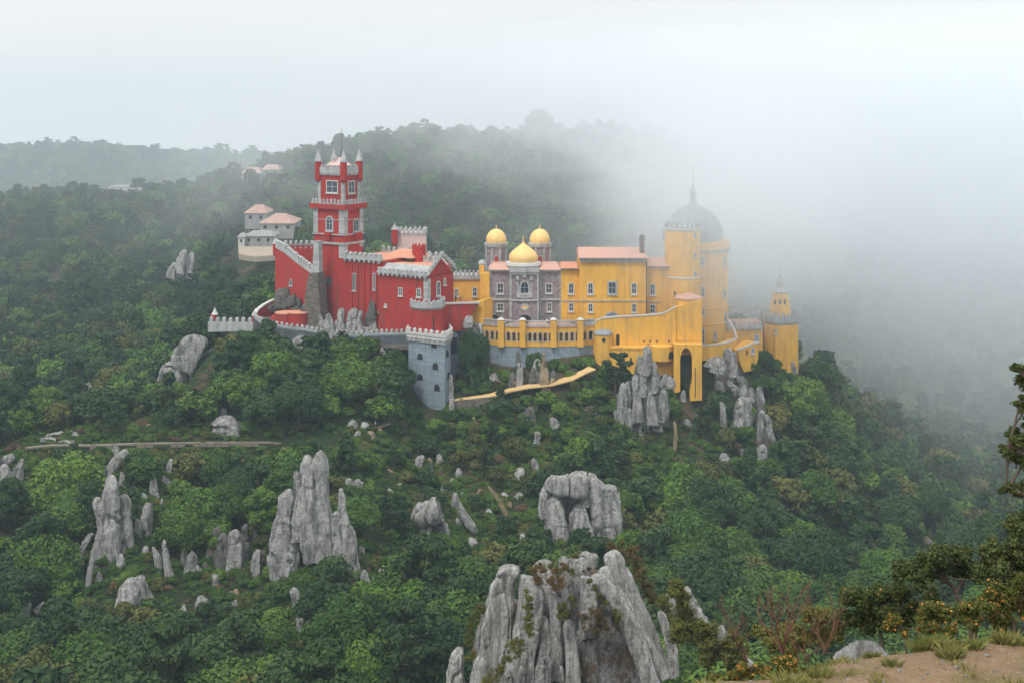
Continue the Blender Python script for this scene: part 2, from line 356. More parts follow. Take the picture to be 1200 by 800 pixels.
def leaves_np(rng, cen, rad, n_per, size, up=0.25, flat=0.85, aspect=0.62, inner=0.55):
    """leaf faces scattered on the shells of clumps"""
    cen = np.repeat(np.asarray(cen), n_per, 0); rad = np.repeat(np.asarray(rad), n_per)
    n = len(cen); d = rng.normal(size=(n, 3)); d[:, 2] += up; d /= np.linalg.norm(d, axis=1)[:, None]
    pos = cen+d*np.array([1, 1, flat])*(rad*(inner+(1.05-inner)*rng.random(n)**0.6)*(1 if inner > 0.5 else np.exp(rng.normal(size=n)*0.28)))[:, None]
    nn = d+rng.normal(size=(n, 3))*0.55; nn[:, 2] += 0.35; nn /= np.linalg.norm(nn, axis=1)[:, None]
    a = np.cross(nn, rng.normal(size=(n, 3))); a /= np.linalg.norm(a, axis=1)[:, None]; b = np.cross(nn, a)
    s = (size*(0.6+0.8*rng.random(n)))[:, None]
    v = np.stack([pos-a*s, pos-b*s*aspect, pos+a*s, pos+b*s*aspect], 1).reshape(-1, 3)
    return v, np.arange(4*n).reshape(-1, 4)
def crown_clumps(rng, r, h, n, kind):
    """centres and radii; crown is r wide (radius), from 0.25h to h"""
    c = []; q = []
    while len(c) < n:
        u = rng.normal(size=3); u /= np.linalg.norm(u)
        if kind == 'round':
            if u[2] < -0.45: continue
            k = 0.35+0.65*rng.random()**0.5
            c.append([u[0]*r*k*0.8, u[1]*r*k*0.8, h*0.52+u[2]*h*0.36*k]); q.append(r*(0.22+0.16*rng.random()))
        elif kind == 'tall':
            zz = rng.random(); k = math.sin(math.pi*(0.12+0.8*zz))**0.7*(0.5+0.5*rng.random()**0.5)
            c.append([u[0]*r*k*0.8, u[1]*r*k*0.8, h*(0.2+0.72*zz)]); q.append(r*(0.24+0.14*rng.random()))
        elif kind == 'tier':        # flat-topped pine with tiers
            ti = rng.integers(0, 4); zz = (0.42, 0.6, 0.78, 0.92)[ti]; rr = (0.85, 1.0, 0.8, 0.45)[ti]
            k = 0.25+0.75*rng.random()**0.6; an = rng.random()*6.283
            c.append([math.cos(an)*r*rr*k*0.9, math.sin(an)*r*rr*k*0.9, h*zz+rng.normal()*h*0.02]); q.append(r*(0.17+0.1*rng.random()))
        elif kind == 'shrub':
            if u[2] < -0.1: continue
            c.append([u[0]*r*0.7, u[1]*r*0.7, h*0.3+u[2]*h*0.4]); q.append(r*(0.28+0.2*rng.random()))
        elif kind == 'open':
            if u[2] < -0.5: continue
            k = 0.5+0.5*rng.random()
            c.append([u[0]*r*k, u[1]*r*k, h*0.58+u[2]*h*0.36*k]); q.append(r*(0.13+0.12*rng.random()))
    return np.array(c), np.array(q)
def crown_mesh(name, seed, r, h, n, per, size, kind, flat=0.85):
    rng = np.random.default_rng(seed); c, q = crown_clumps(rng, r, h, n, kind)
    v, f = leaves_np(rng, c, q, per, size, flat=flat if kind != 'tier' else 0.5)
    return mesh_np(name, v, f), c
def trunk_mesh(name, seed, r, h, cen, tr=0.28, limbs=7):
    rng = np.random.default_rng(seed+99); m = MB(); top = h*0.6
    bend = rng.normal(size=2)*0.05*h
    ax = lambda t: Vector((bend[0]*math.sin(t*2.2), bend[1]*math.sin(t*1.7), -1.2+t*(top+1.2)))
    m.tube([ax(i/5) for i in range(6)], tr, 7, tr*0.45)
    for i in rng.choice(len(cen), min(limbs, len(cen)), replace=False):
        e = Vector(cen[i]); t = 0.45+0.5*rng.random(); s = ax(t); mid = s.lerp(e, 0.5)+Vector((0, 0, -0.06*h))
        m.tube([s, mid, e], tr*0.42, 5, tr*0.1)
    me = bpy.data.meshes.new(name); me.from_pydata(m.v, [], m.f); me.materials.append(BARK); return me

TREES = {}     # kind -> list of (crown mesh, trunk mesh)
def protos():
    spec = [('round', 'deep', 4.8, 8.6, 52, 300, 0.24), ('round', 'fresh', 5.0, 8.0, 58, 300, 0.24), ('round', 'deep', 4.4, 9.6, 50, 300, 0.24),
            ('round', 'olive', 4.6, 8.2, 46, 290, 0.23), ('tall', 'dark', 3.4, 11.0, 44, 280, 0.23), ('round', 'dark', 4.9, 8.8, 54, 300, 0.24),
            ('tall', 'fresh', 3.6, 9.6, 42, 280, 0.23), ('open', 'olive', 4.6, 9.0, 60, 170, 0.21)]
    for i, (kind, mat, r, h, n, per, sz) in enumerate(spec):
        cm, cen = crown_mesh('crown', i+11, r, h, n, per, sz, kind); cm.materials.append(LEAF[mat])
        TREES.setdefault('broadleaf', []).append((cm, trunk_mesh('trunk', i, r, h, cen), mat, kind, r, h))
    for i in range(3):
        cm, cen = crown_mesh('crown', i+31, 4.4, 11.0+i, 60, 120, 0.24, 'tier'); cm.materials.append(LEAF['dark'])
        TREES.setdefault('pine', []).append((cm, trunk_mesh('trunk', 30+i, 4.4, 11.5+i, cen, 0.26, 14), 'dark', 'tier', 4.4, 11.0+i))
    for i, mat in enumerate(['fresh', 'deep', 'olive', 'rusty']):
        cm, cen = crown_mesh('crown', i+41, 1.5, 1.9, 16, 130, 0.17, 'shrub'); cm.materials.append(LEAF[mat])
        TREES.setdefault('shrub', []).append((cm, trunk_mesh('stem', 40+i, 1.5, 1.9, cen, 0.08, 6), mat, 'shrub', 1.5, 1.9))
    cm, cen = crown_mesh('crown', 51, 3.6, 8.0, 60, 60, 0.2, 'open'); cm.materials.append(LEAF['rusty'])
    TREES['bare'] = [(cm, trunk_mesh('trunk', 51, 3.6, 8.0, cen, 0.24, 26), 'rusty', 'open', 3.6, 8.0)]
protos()
LOW = []
def low_protos():
    for i, (kind, mat, r, h, n, per, sz) in enumerate([('round', 'deep', 4.8, 8.6, 34, 60, 0.52), ('round', 'fresh', 5.0, 8.2, 34, 60, 0.52), ('tall', 'dark', 3.5, 10.5, 30, 60, 0.5),
            ('round', 'dark', 4.8, 9.2, 34, 60, 0.52), ('tier', 'dark', 4.2, 11.0, 36, 40, 0.45), ('round', 'olive', 4.6, 8.4, 30, 60, 0.5)]):
        cm, cen = crown_mesh('forest_tree', i+71, r, h, n, per, sz, kind); cm.materials.append(LEAF[mat]); cm.materials.append(BARK)
        bm = bmesh.new(); bm.from_mesh(cm); k = len(bm.faces); bm.from_mesh(trunk_mesh('x', 70+i, r, h, cen, 0.25, 4)); bm.faces.ensure_lookup_table()
        for f in bm.faces[k:]: f.material_index = 1
        bm.to_mesh(cm); bm.free(); LOW.append(cm)
low_protos()

def scatter_stuff(name, meshes, pts, kind_idx, scl, mat=None):
    """one object whose points carry copies of the given meshes"""
    n = len(pts); me = bpy.data.meshes.new(name); me.vertices.add(n); me.vertices.foreach_set('co', np.asarray(pts, np.float32).ravel())
    rng = np.random.default_rng(n)
    a = me.attributes.new('pick', 'INT', 'POINT'); a.data.foreach_set('value', np.asarray(kind_idx, np.int32))
    a = me.attributes.new('size', 'FLOAT_VECTOR', 'POINT'); a.data.foreach_set('vector', np.asarray(scl, np.float32).ravel())
    a = me.attributes.new('turn', 'FLOAT_VECTOR', 'POINT'); tv = np.zeros((n, 3), np.float32); tv[:, 2] = rng.random(n)*6.283; tv[:, :2] = rng.normal(size=(n, 2))*0.06; a.data.foreach_set('vector', tv.ravel())
    o = link(name, me); tag(o, kind='stuff')
    ng = bpy.data.node_groups.new(name, 'GeometryNodeTree'); ng.interface.new_socket('Geometry', in_out='INPUT', socket_type='NodeSocketGeometry'); ng.interface.new_socket('Geometry', in_out='OUTPUT', socket_type='NodeSocketGeometry')
    gi = ng.nodes.new('NodeGroupInput'); go = ng.nodes.new('NodeGroupOutput'); iop = ng.nodes.new('GeometryNodeInstanceOnPoints'); j = ng.nodes.new('GeometryNodeJoinGeometry')
    def attr(nm, ty):
        k = ng.nodes.new('GeometryNodeInputNamedAttribute'); k.data_type = ty; k.inputs['Name'].default_value = nm; return k.outputs['Attribute']
    mtp = ng.nodes.new('GeometryNodeMeshToPoints'); ng.links.new(gi.outputs[0], mtp.inputs[0])
    ng.links.new(mtp.outputs[0], iop.inputs['Points'])
    for me_i in reversed(meshes):
        src = bpy.data.objects.new(me_i.name+'_source', me_i)
        oi = ng.nodes.new('GeometryNodeObjectInfo'); oi.inputs['Object'].default_value = src; oi.inputs['As Instance'].default_value = True
        g2i = ng.nodes.new('GeometryNodeGeometryToInstance'); ng.links.new(oi.outputs['Geometry'], g2i.inputs[0]); ng.links.new(g2i.outputs[0], j.inputs[0])
    ng.links.new(j.outputs[0], iop.inputs['Instance']); iop.inputs['Pick Instance'].default_value = True
    ng.links.new(attr('pick', 'INT'), iop.inputs['Instance Index']); ng.links.new(attr('size', 'FLOAT_VECTOR'), iop.inputs['Scale']); ng.links.new(attr('turn', 'FLOAT_VECTOR'), iop.inputs['Rotation'])
    ng.links.new(iop.outputs[0], go.inputs[0])
    md = o.modifiers.new('scatter', 'NODES'); md.node_group = ng
    return o

# picture rectangles (x0,y0,x1,y1) at a depth that vegetation in front may not cover
KEEP = [(245, 372, 300, 384, 350), (300, 300, 358, 374, 352), (358, 300, 470, 390, 350), (470, 300, 560, 380, 348), (476, 380, 532, 470, 334), (524, 390, 540, 450, 336),
        (562, 300, 700, 420, 342), (532, 450, 580, 464, 331), (580, 446, 650, 453, 331), (650, 436, 695, 444, 333), (696, 300, 826, 420, 344), (800, 420, 825, 462, 340), (826, 300, 940, 412, 360), (892, 400, 936, 426, 368), (865, 400, 890, 430, 358),
        (45, 516, 130, 522, 300), (150, 516, 400, 520, 304), (400, 498, 458, 512, 312), (288, 243, 342, 262, 545), (286, 193, 325, 203, 760), (127, 217, 165, 226, 980),
        (785, 475, 812, 530, 325), (545, 665, 790, 800, 106), (590, 440, 640, 452, 330)]
def fits(x, y, z, r, h):
    """which candidate plants leave every kept rectangle alone"""
    px = 600+x*F/y; pr = r*0.8*F/y; top = H0-(z+h*0.97)*F/y; bot = H0-z*F/y
    ok = np.ones(len(x), bool)
    for x0, y0, x1, y1, D in KEEP:
        ok &= ~((px+pr > x0) & (px-pr < x1) & (top < y1) & (bot > y0-30) & (y < D+1.5) & (y > D-170))
    return ok
_FOOT = [((240, 345), (560, 341), (700, 341), (830, 340), (945, 362), (945, 420), (240, 420))]
def in_foot(x, y):
    px = 600+x*F/y; return ((px > 238) & (px < 940) & (y > np.where(px < 470, 344, np.where(px < 560, np.where((px > 470) & (px < 540), 328, 335), np.where(px < 700, 336, np.where(px < 830, 337, 352))))) & (y < 410)) | ((px > 270) & (px < 350) & (y > 517) & (y < 590)) | ((px > 280) & (px < 345) & (y > 745) & (y < 790))
_ZS = None
def seen(x, y, z):
    """line of sight from the viewpoint over the land (plus low scrub)"""
    ok = np.ones(len(x), bool)
    for t in np.linspace(0.25, 0.94, 26):
        ok &= (ground_z(x*t, y*t)+0.5 < z*t)
    return ok
def candidates(rng, d0, d1, step, ulim=0.43):
    ys = np.arange(d0, d1, step); out = []
    for y in ys:
        xs = np.arange(-ulim*y-8, ulim*y+8, step); out.append(np.stack([xs+rng.random(len(xs))*step*0.9, y+rng.random(len(xs))*step*0.9], -1))
    p = np.concatenate(out); return p[:, 0], p[:, 1]
# ------------------------------------------------------------------ planting
LAND = [  # picture spot, depth, phrase
 (505, 430, 334, 'the tall grey tower'), (395, 290, 352, 'the red clock tower'), (475, 350, 350, 'the red palace wing'), (145, 590, 268, 'the pale rock fingers'), (370, 590, 262, 'the tall split rock spire'),
 (505, 610, 252, 'the leaning boulder pile'), (675, 590, 252, 'the fist-shaped granite outcrop'), (660, 730, 106, 'the great granite outcrop'), (755, 460, 334, 'the cliff under the yellow wall'), (870, 470, 340, 'the crags below the drum tower'),
 (915, 400, 368, 'the yellow corner turret'), (630, 420, 340, 'the blue-grey terrace wall'), (600, 465, 331, 'the ochre garden path'), (100, 518, 300, 'the stony track'), (300, 520, 303, 'the contour track'), (430, 505, 310, 'the stone steps'),
 (270, 378, 350, 'the pale crenellated rampart'), (215, 425, 352, 'the stepped grey cliff'), (310, 270, 540, 'the pink-roofed houses'), (155, 695, 250, 'the low rounded boulder'), (290, 640, 262, 'the dark rock band'),
 (930, 632, 330, 'the pale scar in the valley'), (1110, 690, 40, 'the ledge oaks'), (0, 545, 290, 'the white crest slabs'), (990, 640, 300, 'the grassy gully'), (560, 620, 256, 'the white ribbed ridge')]
TONE = {'deep': 'deep green', 'fresh': 'bright green', 'dark': 'blackish green', 'olive': 'olive green', 'rusty': 'rusty brown'}
SHAPE = {'round': 'round-headed', 'tall': 'upright', 'open': 'thin-crowned', 'tier': 'tiered', 'shrub': 'bushy'}
_rank = {}; _labels = set(); ORD = ['', 'second ', 'third ', 'fourth ', 'fifth ', 'sixth ', 'seventh ', 'eighth ', 'ninth ', 'tenth ', 'eleventh ', 'twelfth ']
def rel_label(x, y, z, h, tone, shape, noun, big):
    px = 600+x*F/y; py = H0-(z+h*0.6)*F/y
    lx, ly, lD, ph = min(LAND, key=lambda l: math.hypot(px-l[0], py-l[1])+abs(y-l[2])*0.15)
    dx, dy = px-lx, py-ly
    rel = ('left of' if dx < 0 else 'right of') if abs(dx) > abs(dy)*1.3 else ('above' if dy < 0 else 'below')
    size = 'large ' if big > 1.12 else ('small ' if big < 0.82 else '')
    return size, rel, ph, math.hypot(dx, dy)
PLANTED = []
def place_tree(kind, i, x, y, z, s, sz, rz):
    cm, tm, tone, shape, r, h = TREES[kind][i]
    PLANTED.append(dict(kind=kind, i=i, x=x, y=y, z=z, s=s, sz=sz, rz=rz, h=h*sz, r=r*s, tone=tone, shape=shape))
def flush_trees():
    """objects are made once all places are known, so that each label can count from its landmark"""
    noun = {'broadleaf': ('broadleaf_tree', 'tree', 'tree'), 'pine': ('pine_tree', 'pine', 'pine tree'), 'shrub': ('shrub', 'shrub', 'shrub'), 'bare': ('withered_tree', 'thin-leaved tree', 'tree')}
    rows = []
    for p in PLANTED:
        sz, rel, ph, d = rel_label(p['x'], p['y'], p['z'], p['h'], p['tone'], p['shape'], '', p['s'])
        rows.append([sz+TONE[p['tone']]+' '+SHAPE[p['shape']]+' '+noun[p['kind']][1], rel+' '+ph, d, p])
    rows.sort(key=lambda r: r[2]); cnt = {}
    for head, where, d, p in rows:
        k = cnt.get((head, where), 0); cnt[(head, where)] = k+1; p['rank'] = k
    for head, where, d, p in rows:
        n = cnt[(head, where)]; k = p['rank']
        if n == 1: lab = f'{head} {where}'
        elif k == 0: lab = f'{head} {where}, nearest of {n} to it'
        elif k == n-1: lab = f'{head} {where}, farthest of {n}'
        else: lab = f'{ORD[k] if k < 12 else str(k+1)+"th "}{head} {where}'
        if k >= 12 and k < n-1: lab = f'{head} {where}, number {k+1} outward from it'
        if len(lab.replace(',', '').split()) > 16: lab = lab.replace(' '+SHAPE[p['shape']], '')
        if len(lab.replace(',', '').split()) > 16: lab = lab.replace(' to it', '').replace(' outward from it', '')
        nm, cat_, _ = noun[p['kind']]
        cm, tm = TREES[p['kind']][p['i']][:2]
        e = empty(nm, lab, noun[p['kind']][2], (p['x'], p['y'], p['z']), p['rz'], {'broadleaf_tree': 'broadleaf trees of the wooded slopes', 'pine_tree': 'tiered pines of the slopes', 'shrub': 'shrubs on the rocky slope', 'withered_tree': 'thin rusty trees'}[nm])
        e.scale = (p['s'], p['s'], p['sz'])
        c = bpy.data.objects.new('crown', cm); COL.objects.link(c); c.parent = e
        t = bpy.data.objects.new('stem' if nm == 'shrub' else 'trunk', tm); COL.objects.link(t); t.parent = e

def plant():
    rng = np.random.default_rng(7)
    x, y = candidates(rng, 150, 470, 6.6)
    x2, y2 = candidates(rng, 303, 345, 5.0); p2 = 600+x2*F/y2; k2 = ((p2 > 170) & (p2 < 476)) | ((p2 > 830) & (p2 < 1010))
    k1 = ~((y > 303) & (y < 345) & (((600+x*F/y > 170) & (600+x*F/y < 476)) | ((600+x*F/y > 830) & (600+x*F/y < 1010))))
    x = np.concatenate([x[k1], x2[k2]]); y = np.concatenate([y[k1], y2[k2]])
    px = 600+x*F/y
    z = ground_z(x, y); n = len(x)
    s = np.where(y < 300, 0.72+0.68*rng.random(n), 0.6+0.65*rng.random(n)**1.2)
    shr = (px > 430) & (px < 790) & (y > 236) & (y < 332)          # scrubby middle slope: small trees only
    s = np.where(shr, s*0.62, s)
    edge = (y > 300) & (y < 345) & (px > 230) & (px < 940); s = np.where(edge, np.where(px < 476, np.maximum(s, .8)*1.15, s*0.8), s)
    s = np.where(y < 245, s*1.2, s*1.06)
    sz = s*(0.85+0.3*rng.random(n))
    kinds = rng.choice(8, n, p=[.2, .14, .18, .05, .1, .2, .08, .05]); pine = (rng.random(n) < 0.09)
    r = 4.6*s; h = 9.0*sz
    keep = ~in_foot(x, y); ok = fits(x, y, z, r, h) & keep
    for k in (0.7, 0.5, 0.35):                                    # smaller ones where a big one would hide something
        f2 = fits(x, y, z, r*k, h*k) & keep & ~ok
        s = np.where(f2, s*k, s); sz = np.where(f2, sz*k, sz); r = np.where(f2, r*k, r); h = np.where(f2, h*k, h); ok |= f2
    ok &= ~((y < 165) & (px > 480) & (px < 830)); ok &= ~((y < 190) & (np.abs(px-640) < 240) & (h > 7))
    vis = seen(x, y, z+h*0.85)
    inpic = (px > -10) & (px < 1210) & (H0-(z+h)*F/y < 800)
    score = np.where(ok & vis & inpic, s/y, 0); order = np.argsort(-score)
    NIND = 285; ind = set(order[:NIND].tolist())
    for i in order[:NIND]:
        if score[i] <= 0: ind.discard(i); continue
        if pine[i]: place_tree('pine', int(rng.integers(0, 3)), x[i], y[i], z[i], s[i]*0.9, sz[i]*0.95, rng.random()*6.28)
        else: place_tree('broadleaf', int(kinds[i]), x[i], y[i], z[i], s[i], sz[i], rng.random()*6.28)
    rest = np.array([i for i in range(n) if ok[i] and i not in ind])
    for a, D, sc_, kd in ((632, 835, 2.3, -1), (497, 848, 1.25, 1), (484, 850, 1.5, 6), (510, 846, 1.3, 6), (398, 700, 1.2, 2), (102, 905, 1.7, 1), (163, 905, 1.9, 0), (45, 900, 1.3, 2)):
        place_tree('pine' if a not in (102, 632, 484, 510) else 'broadleaf', kd if kd >= 0 else 2, X(a, D), D, gz(X(a, D), D)-1, sc_*0.9, sc_, a*1.0)
    for a, D, kd, i_, sc_, sz_ in ((556, 338, 'broadleaf', 5, .82, 1.45), (547, 336, 'broadleaf', 4, .7, .95), (627, 336.5, 'broadleaf', 0, .52, .8), (572, 337, 'shrub', 1, 1.5, 2.2), (588, 338, 'shrub', 0, 1.3, 1.5), (606, 338.5, 'shrub', 2, 1.2, 1.6), (650, 338, 'shrub', 1, 1.2, 1.7), (662, 338, 'shrub', 0, 1.1, 1.3), (676, 339, 'shrub', 1, 1.2, 1.4), (688, 339.5, 'shrub', 0, 1.3, 1.8),
            (541, 336, 'shrub', 1, 1.3, 1.5), (560, 333, 'shrub', 0, 1.2, 1.1), (570, 334, 'shrub', 1, 1.3, 1.2), (585, 334.5, 'shrub', 2, 1.1, 1.0), (470, 331, 'broadleaf', 5, .75, .8), (462, 334, 'broadleaf', 2, .7, .85), (484, 327, 'shrub', 1, 1.6, 1.6), (515, 325, 'shrub', 0, 1.6, 1.4), (528, 328, 'shrub', 1, 1.4, 1.5),
            (905, 364, 'shrub', 1, 1.7, 1.8), (918, 363, 'shrub', 0, 1.8, 1.8), (932, 365, 'broadleaf', 3, .5, .5),
            (803, 345, 'shrub', 1, 1.3, 2.4), (780, 340, 'shrub', 1, 1.6, 2.6), (748, 338, 'broadleaf', 2, .4, .42), (730, 339, 'shrub', 1, 1.6, 1.9), (712, 339, 'shrub', 0, 1.8, 2.0), (895, 362, 'broadleaf', 0, .55, .6), (878, 357, 'shrub', 1, 1.8, 2.2), (728, 336, 'shrub', 3, .9, 1.2)):
        place_tree(kd, i_, X(a, D), D, gz(X(a, D), D)-0.3, sc_, sz_, a*1.3)
    P_ = [np.stack([x[rest], y[rest], z[rest]], -1)]; K_ = [rng.integers(0, 6, len(rest))]; S_ = [np.stack([s[rest], s[rest], sz[rest]], -1)]
    # far woods
    for d0, d1, st, sc in ((470, 1000, 8.5, 1.0), (1000, 1450, 20, 1.6), (1450, 2350, 17, 1.7)):
        x, y = candidates(rng, d0, d1, st); z = ground_z(x, y); n = len(x); k = rng.random(n)
        s = sc*(0.6+0.6*k); h = 9*s; px = 600+x*F/y
        ok = fits(x, y, z, 4.6*s, h) & ~in_foot(x, y)
        if d0 < 1000: ok &= ~((px > 40) & (px < 160) & (y > 900))
        else: ok &= (px < 900)
        ok &= seen(x, y, z+h+6)
        P_.append(np.stack([x, y, z], -1)[ok]); K_.append(rng.integers(0, 6, ok.sum())); S_.append(np.stack([s, s, s*(0.8+0.4*rng.random(n))], -1)[ok])
    pts = np.concatenate(P_); print('forest points', len(pts), 'individual', len(PLANTED))
    scatter_stuff('forest', LOW, pts, np.concatenate(K_), np.concatenate(S_))
    # undergrowth
    x, y = candidates(rng, 62, 430, 2.15); z = ground_z(x, y); n = len(x); px = 600+x*F/y
    s = (0.5+0.8*rng.random(n)**1.5); s = np.where(y < 150, s*0.8, s)
    bare = (vnoise(x/6, y/6, 21) > np.where((px > 430) & (px < 830) & (y > 236), 0.24, 0.32))
    ok = ~in_foot(x, y) & fits(x, y, z, 1.4*s, 1.6*s) & ~bare & seen(x, y, z+3.5)
    k = rng.choice(4, n, p=[0.2, 0.6, 0.18, 0.02])  # leaf mix kept dark to paint deeper shade into the gaps
    x3, y3 = candidates(rng, 176, 345, 1.35); z3 = ground_z(x3, y3); p3 = 600+x3*F/y3; b3 = vnoise(x3/7, y3/7, 31)+0.5*vnoise(x3/2.4, y3/2.4, 32)
    ok3 = ~in_foot(x3, y3) & (b3 < np.where((p3 > 430) & (p3 < 830), 0.17, 0.26)) & ~((np.abs(y3-303) < 2.4) & (p3 < 400)) & ~((y3 > 326) & (y3 < 337) & (np.abs(p3-600) < 70) & (H0-z3*F/y3 < 470)) & seen(x3, y3, z3+1.0)
    tufts = []
    for i, mt in enumerate(('deep', 'olive', 'fresh', 'rusty')):
        cm, _c = crown_mesh('tuft', 60+i, 0.75, 0.8, 7, 26, 0.11, 'shrub'); cm.materials.append(LEAF[mt]); tufts.append(cm)
    s3 = 0.5+0.8*rng.random(len(x3)); scatter_stuff('ground_cover', tufts, np.stack([x3, y3, z3-0.08], -1)[ok3], rng.choice(4, len(x3), p=[.6, .25, .1, .05])[ok3], np.stack([s3, s3, s3*.8], -1)[ok3]); print('cover', ok3.sum())
    print('undergrowth', ok.sum())
    fx = []
    for (a, b, c_), w_ in FEET:
        for _ in range(3): fx.append((a+rng.normal()*w_*0.55, b-rng.uniform(0.2, 1.6), rng.uniform(.35, .8)))
    fx = np.array(fx); fz = ground_z(fx[:, 0], fx[:, 1]); fs = fx[:, 2]
    scatter_stuff('undergrowth', [t[0] for t in TREES['shrub']], np.concatenate([np.stack([x, y, z-0.15], -1)[ok], np.stack([fx[:, 0], fx[:, 1], fz-.1], -1)]), np.concatenate([k[ok], rng.choice(4, len(fx), p=[.3, .5, .15, .05])]), np.concatenate([np.stack([s, s, s*0.9], -1)[ok], np.stack([fs, fs, fs], -1)]))
# ------------------------------------------------------------------ palace: materials
M = {
 'red': plain_mat('red_render', (0.42, 0.034, 0.029), 0.85, 0.28, 0.5, 0.15, 0.7, (0.17, 0.06, 0.05), 0.1, 0.3),
 'yellow': plain_mat('ochre_render', (0.78, 0.43, 0.07), 0.85, 0.22, 0.5, 0.15, 0.65, (0.42, 0.25, 0.09), 0.1, 0.3),
 'mauve': masonry_mat('mauve_tiles', (0.27, 0.22, 0.23), (0.36, 0.32, 0.32), 0.7, 0.7, 0.35, 0.6, 0.3, (0.16, 0.14, 0.14)),
 'trim': plain_mat('weathered_limestone', (0.44, 0.445, 0.44), 0.85, 0.35, 1.6, 0.2, 0.7, (0.16, 0.17, 0.18), 0.4, 0.5),
 'white': plain_mat('white_trim', (0.54, 0.53, 0.50), 0.7, 0.12, 1.2, 0.3, 0.25, (0.3, 0.28, 0.25)),
 'blue_wall': masonry_mat('bluish_ashlar', (0.25, 0.31, 0.36), (0.31, 0.35, 0.38), 1.6, 0.6, 0.15, 0.85, 0.55, (0.10, 0.12, 0.12)),
 'brown_stone': masonry_mat('brown_rubble', (0.17, 0.145, 0.12), (0.10, 0.09, 0.08), 0.8, 0.45, 0.45, 0.9, 0.4),
 'quoin': masonry_mat('quoin_blocks', (0.42, 0.43, 0.42), (0.25, 0.24, 0.23), 1.6, 0.55, 0.3, 0.85, 0.3),
 'terracotta': plain_mat('pale_terracotta', (0.56, 0.33, 0.26), 0.85, 0.25, 1.3, 0.2, 0.2, (0.3, 0.2, 0.16)),
 'orange': plain_mat('orange_terrace', (0.60, 0.28, 0.18), 0.85, 0.22, 0.5, 0.2, 0.2, (0.35, 0.22, 0.18)),
 'gold': plain_mat('golden_dome_tiles', (0.82, 0.55, 0.20), 0.5, 0.14, 0.7, 0.4, 0.25, (0.4, 0.3, 0.15)),
 'slate': plain_mat('blue_slate_dome', (0.26, 0.29, 0.31), 0.6, 0.2, 0.8, 0.4, 0.4, (0.1, 0.12, 0.13)),
 'glass': plain_mat('dark_window_glass', (0.05, 0.065, 0.09), 0.15, 0.5, 0.9, 0.5),
 'dark': plain_mat('painted_recess_shade', (0.03, 0.03, 0.032), 0.9, 0.3, 1.0, 0.1),
 'blue_tile': plain_mat('blue_tile_surround', (0.22, 0.30, 0.50), 0.5, 0.5, 2.2, 0.4),
 'path': plain_mat('ochre_gravel', (0.58, 0.40, 0.18), 0.95, 0.25, 0.9, 0.1),
 'iron': plain_mat('dark_iron', (0.08, 0.085, 0.09), 0.6, 0.2, 2.0, 0.4),
 'grey_roof': plain_mat('grey_roof_tiles', (0.30, 0.29, 0.28), 0.8, 0.35, 1.0, 0.2, 0.3),
 'rosy': plain_mat('rosy_render', (0.66, 0.50, 0.47), 0.8, 0.2, 0.6, 0.25, 0.3, (0.35, 0.25, 0.23)),
}
M['track_'] = plain_mat('terrace_paving', (0.20, 0.17, 0.14), 0.95, 0.3, 0.8, 0.1)

class Face:
    """a vertical wall plane from plan point p0 (seen on the left) to p1; places things by picture column and row"""
    def __init__(s, p0, p1):
        s.p0 = Vector(p0[:2]); s.d = (Vector(p1[:2])-s.p0); s.L = s.d.length; s.d.normalize(); s.n = Vector((s.d.y, -s.d.x))
    def t(s, px):
        k = (px-600)/F; return (s.p0.y*k-s.p0.x)/(s.d.x-k*s.d.y)
    def xy(s, t, off=0.0):
        p = s.p0+s.d*t+s.n*off; return (p.x, p.y)
    def z(s, py, t): return Z(py, (s.p0+s.d*t).y)
    def pt(s, px, py, off=0.0):
        t = s.t(px); x, y = s.xy(t, off); return (x, y, s.z(py, t))
def PF(px0, D0, px1, D1): return Face((X(px0, D0), D0), (X(px1, D1), D1))
def round_face(cx, cy, r, px):
    o = max(-0.97*r, min(0.97*r, X(px, cy-r*0.7)-cx)); a = math.asin(o/r); d = Vector((math.cos(a), math.sin(a)))
    c = Vector((cx+o, cy-math.sqrt(r*r-o*o))); return Face(c-d*2, c+d*2)
def part(name, mb, mat, parent, smooth=False):
    o = mb.build(name, mat, None, smooth); o.parent = parent
    if parent is not None and parent.type == 'EMPTY': o.matrix_parent_inverse = Matrix.Translation(parent.location).inverted()
    return o
def ring(mb, outer, inner, face, t0, z0, d0, d1):
    """frame between two outlines (same count, (u,v) around t0,z0), from depth d0 to d1 proud of the face"""
    n = len(outer); v = []
    for pts in (outer, inner):
        for d in (d0, d1):
            for u, w_ in pts:
                x, y = face.xy(t0+u, d); v.append((x, y, z0+w_))
    f = []
    for i in range(n):
        j = (i+1) % n
        f += [(n+i, n+j, 3*n+j, 3*n+i), (i, j, n+j, n+i), (2*n+i, 2*n+j, 3*n+j, 3*n+i)]
    mb.add(v, f)
def plate(mb, pts, face, t0, z0, d0, d1):
    n = len(pts); v = []
    for d in (d0, d1):
        for u, w_ in pts: x, y = face.xy(t0+u, d); v.append((x, y, z0+w_))
    mb.add(v, [tuple(range(n)), tuple(range(n, 2*n))]+[(i, (i+1) % n, (i+1) % n+n, i+n) for i in range(n)])
def outline(w_, h, kind, k=0.0):
    a, b = w_/2-k, h/2-k
    if kind == 'rect': return [(-a, -b), (a, -b), (a, b), (-a, b)]
    if kind == 'round': return [(a*math.cos(t), b*math.sin(t)) for t in [i*math.pi/8 for i in range(16)]]
    r = a; p = [(-a, -b), (a, -b)]; pk = 1.0 if kind == 'arch' else 1.45
    for i in range(9):
        t = math.pi*i/8; p.append((a*math.cos(t), b-r*pk+r*pk*math.sin(t)))
    return p
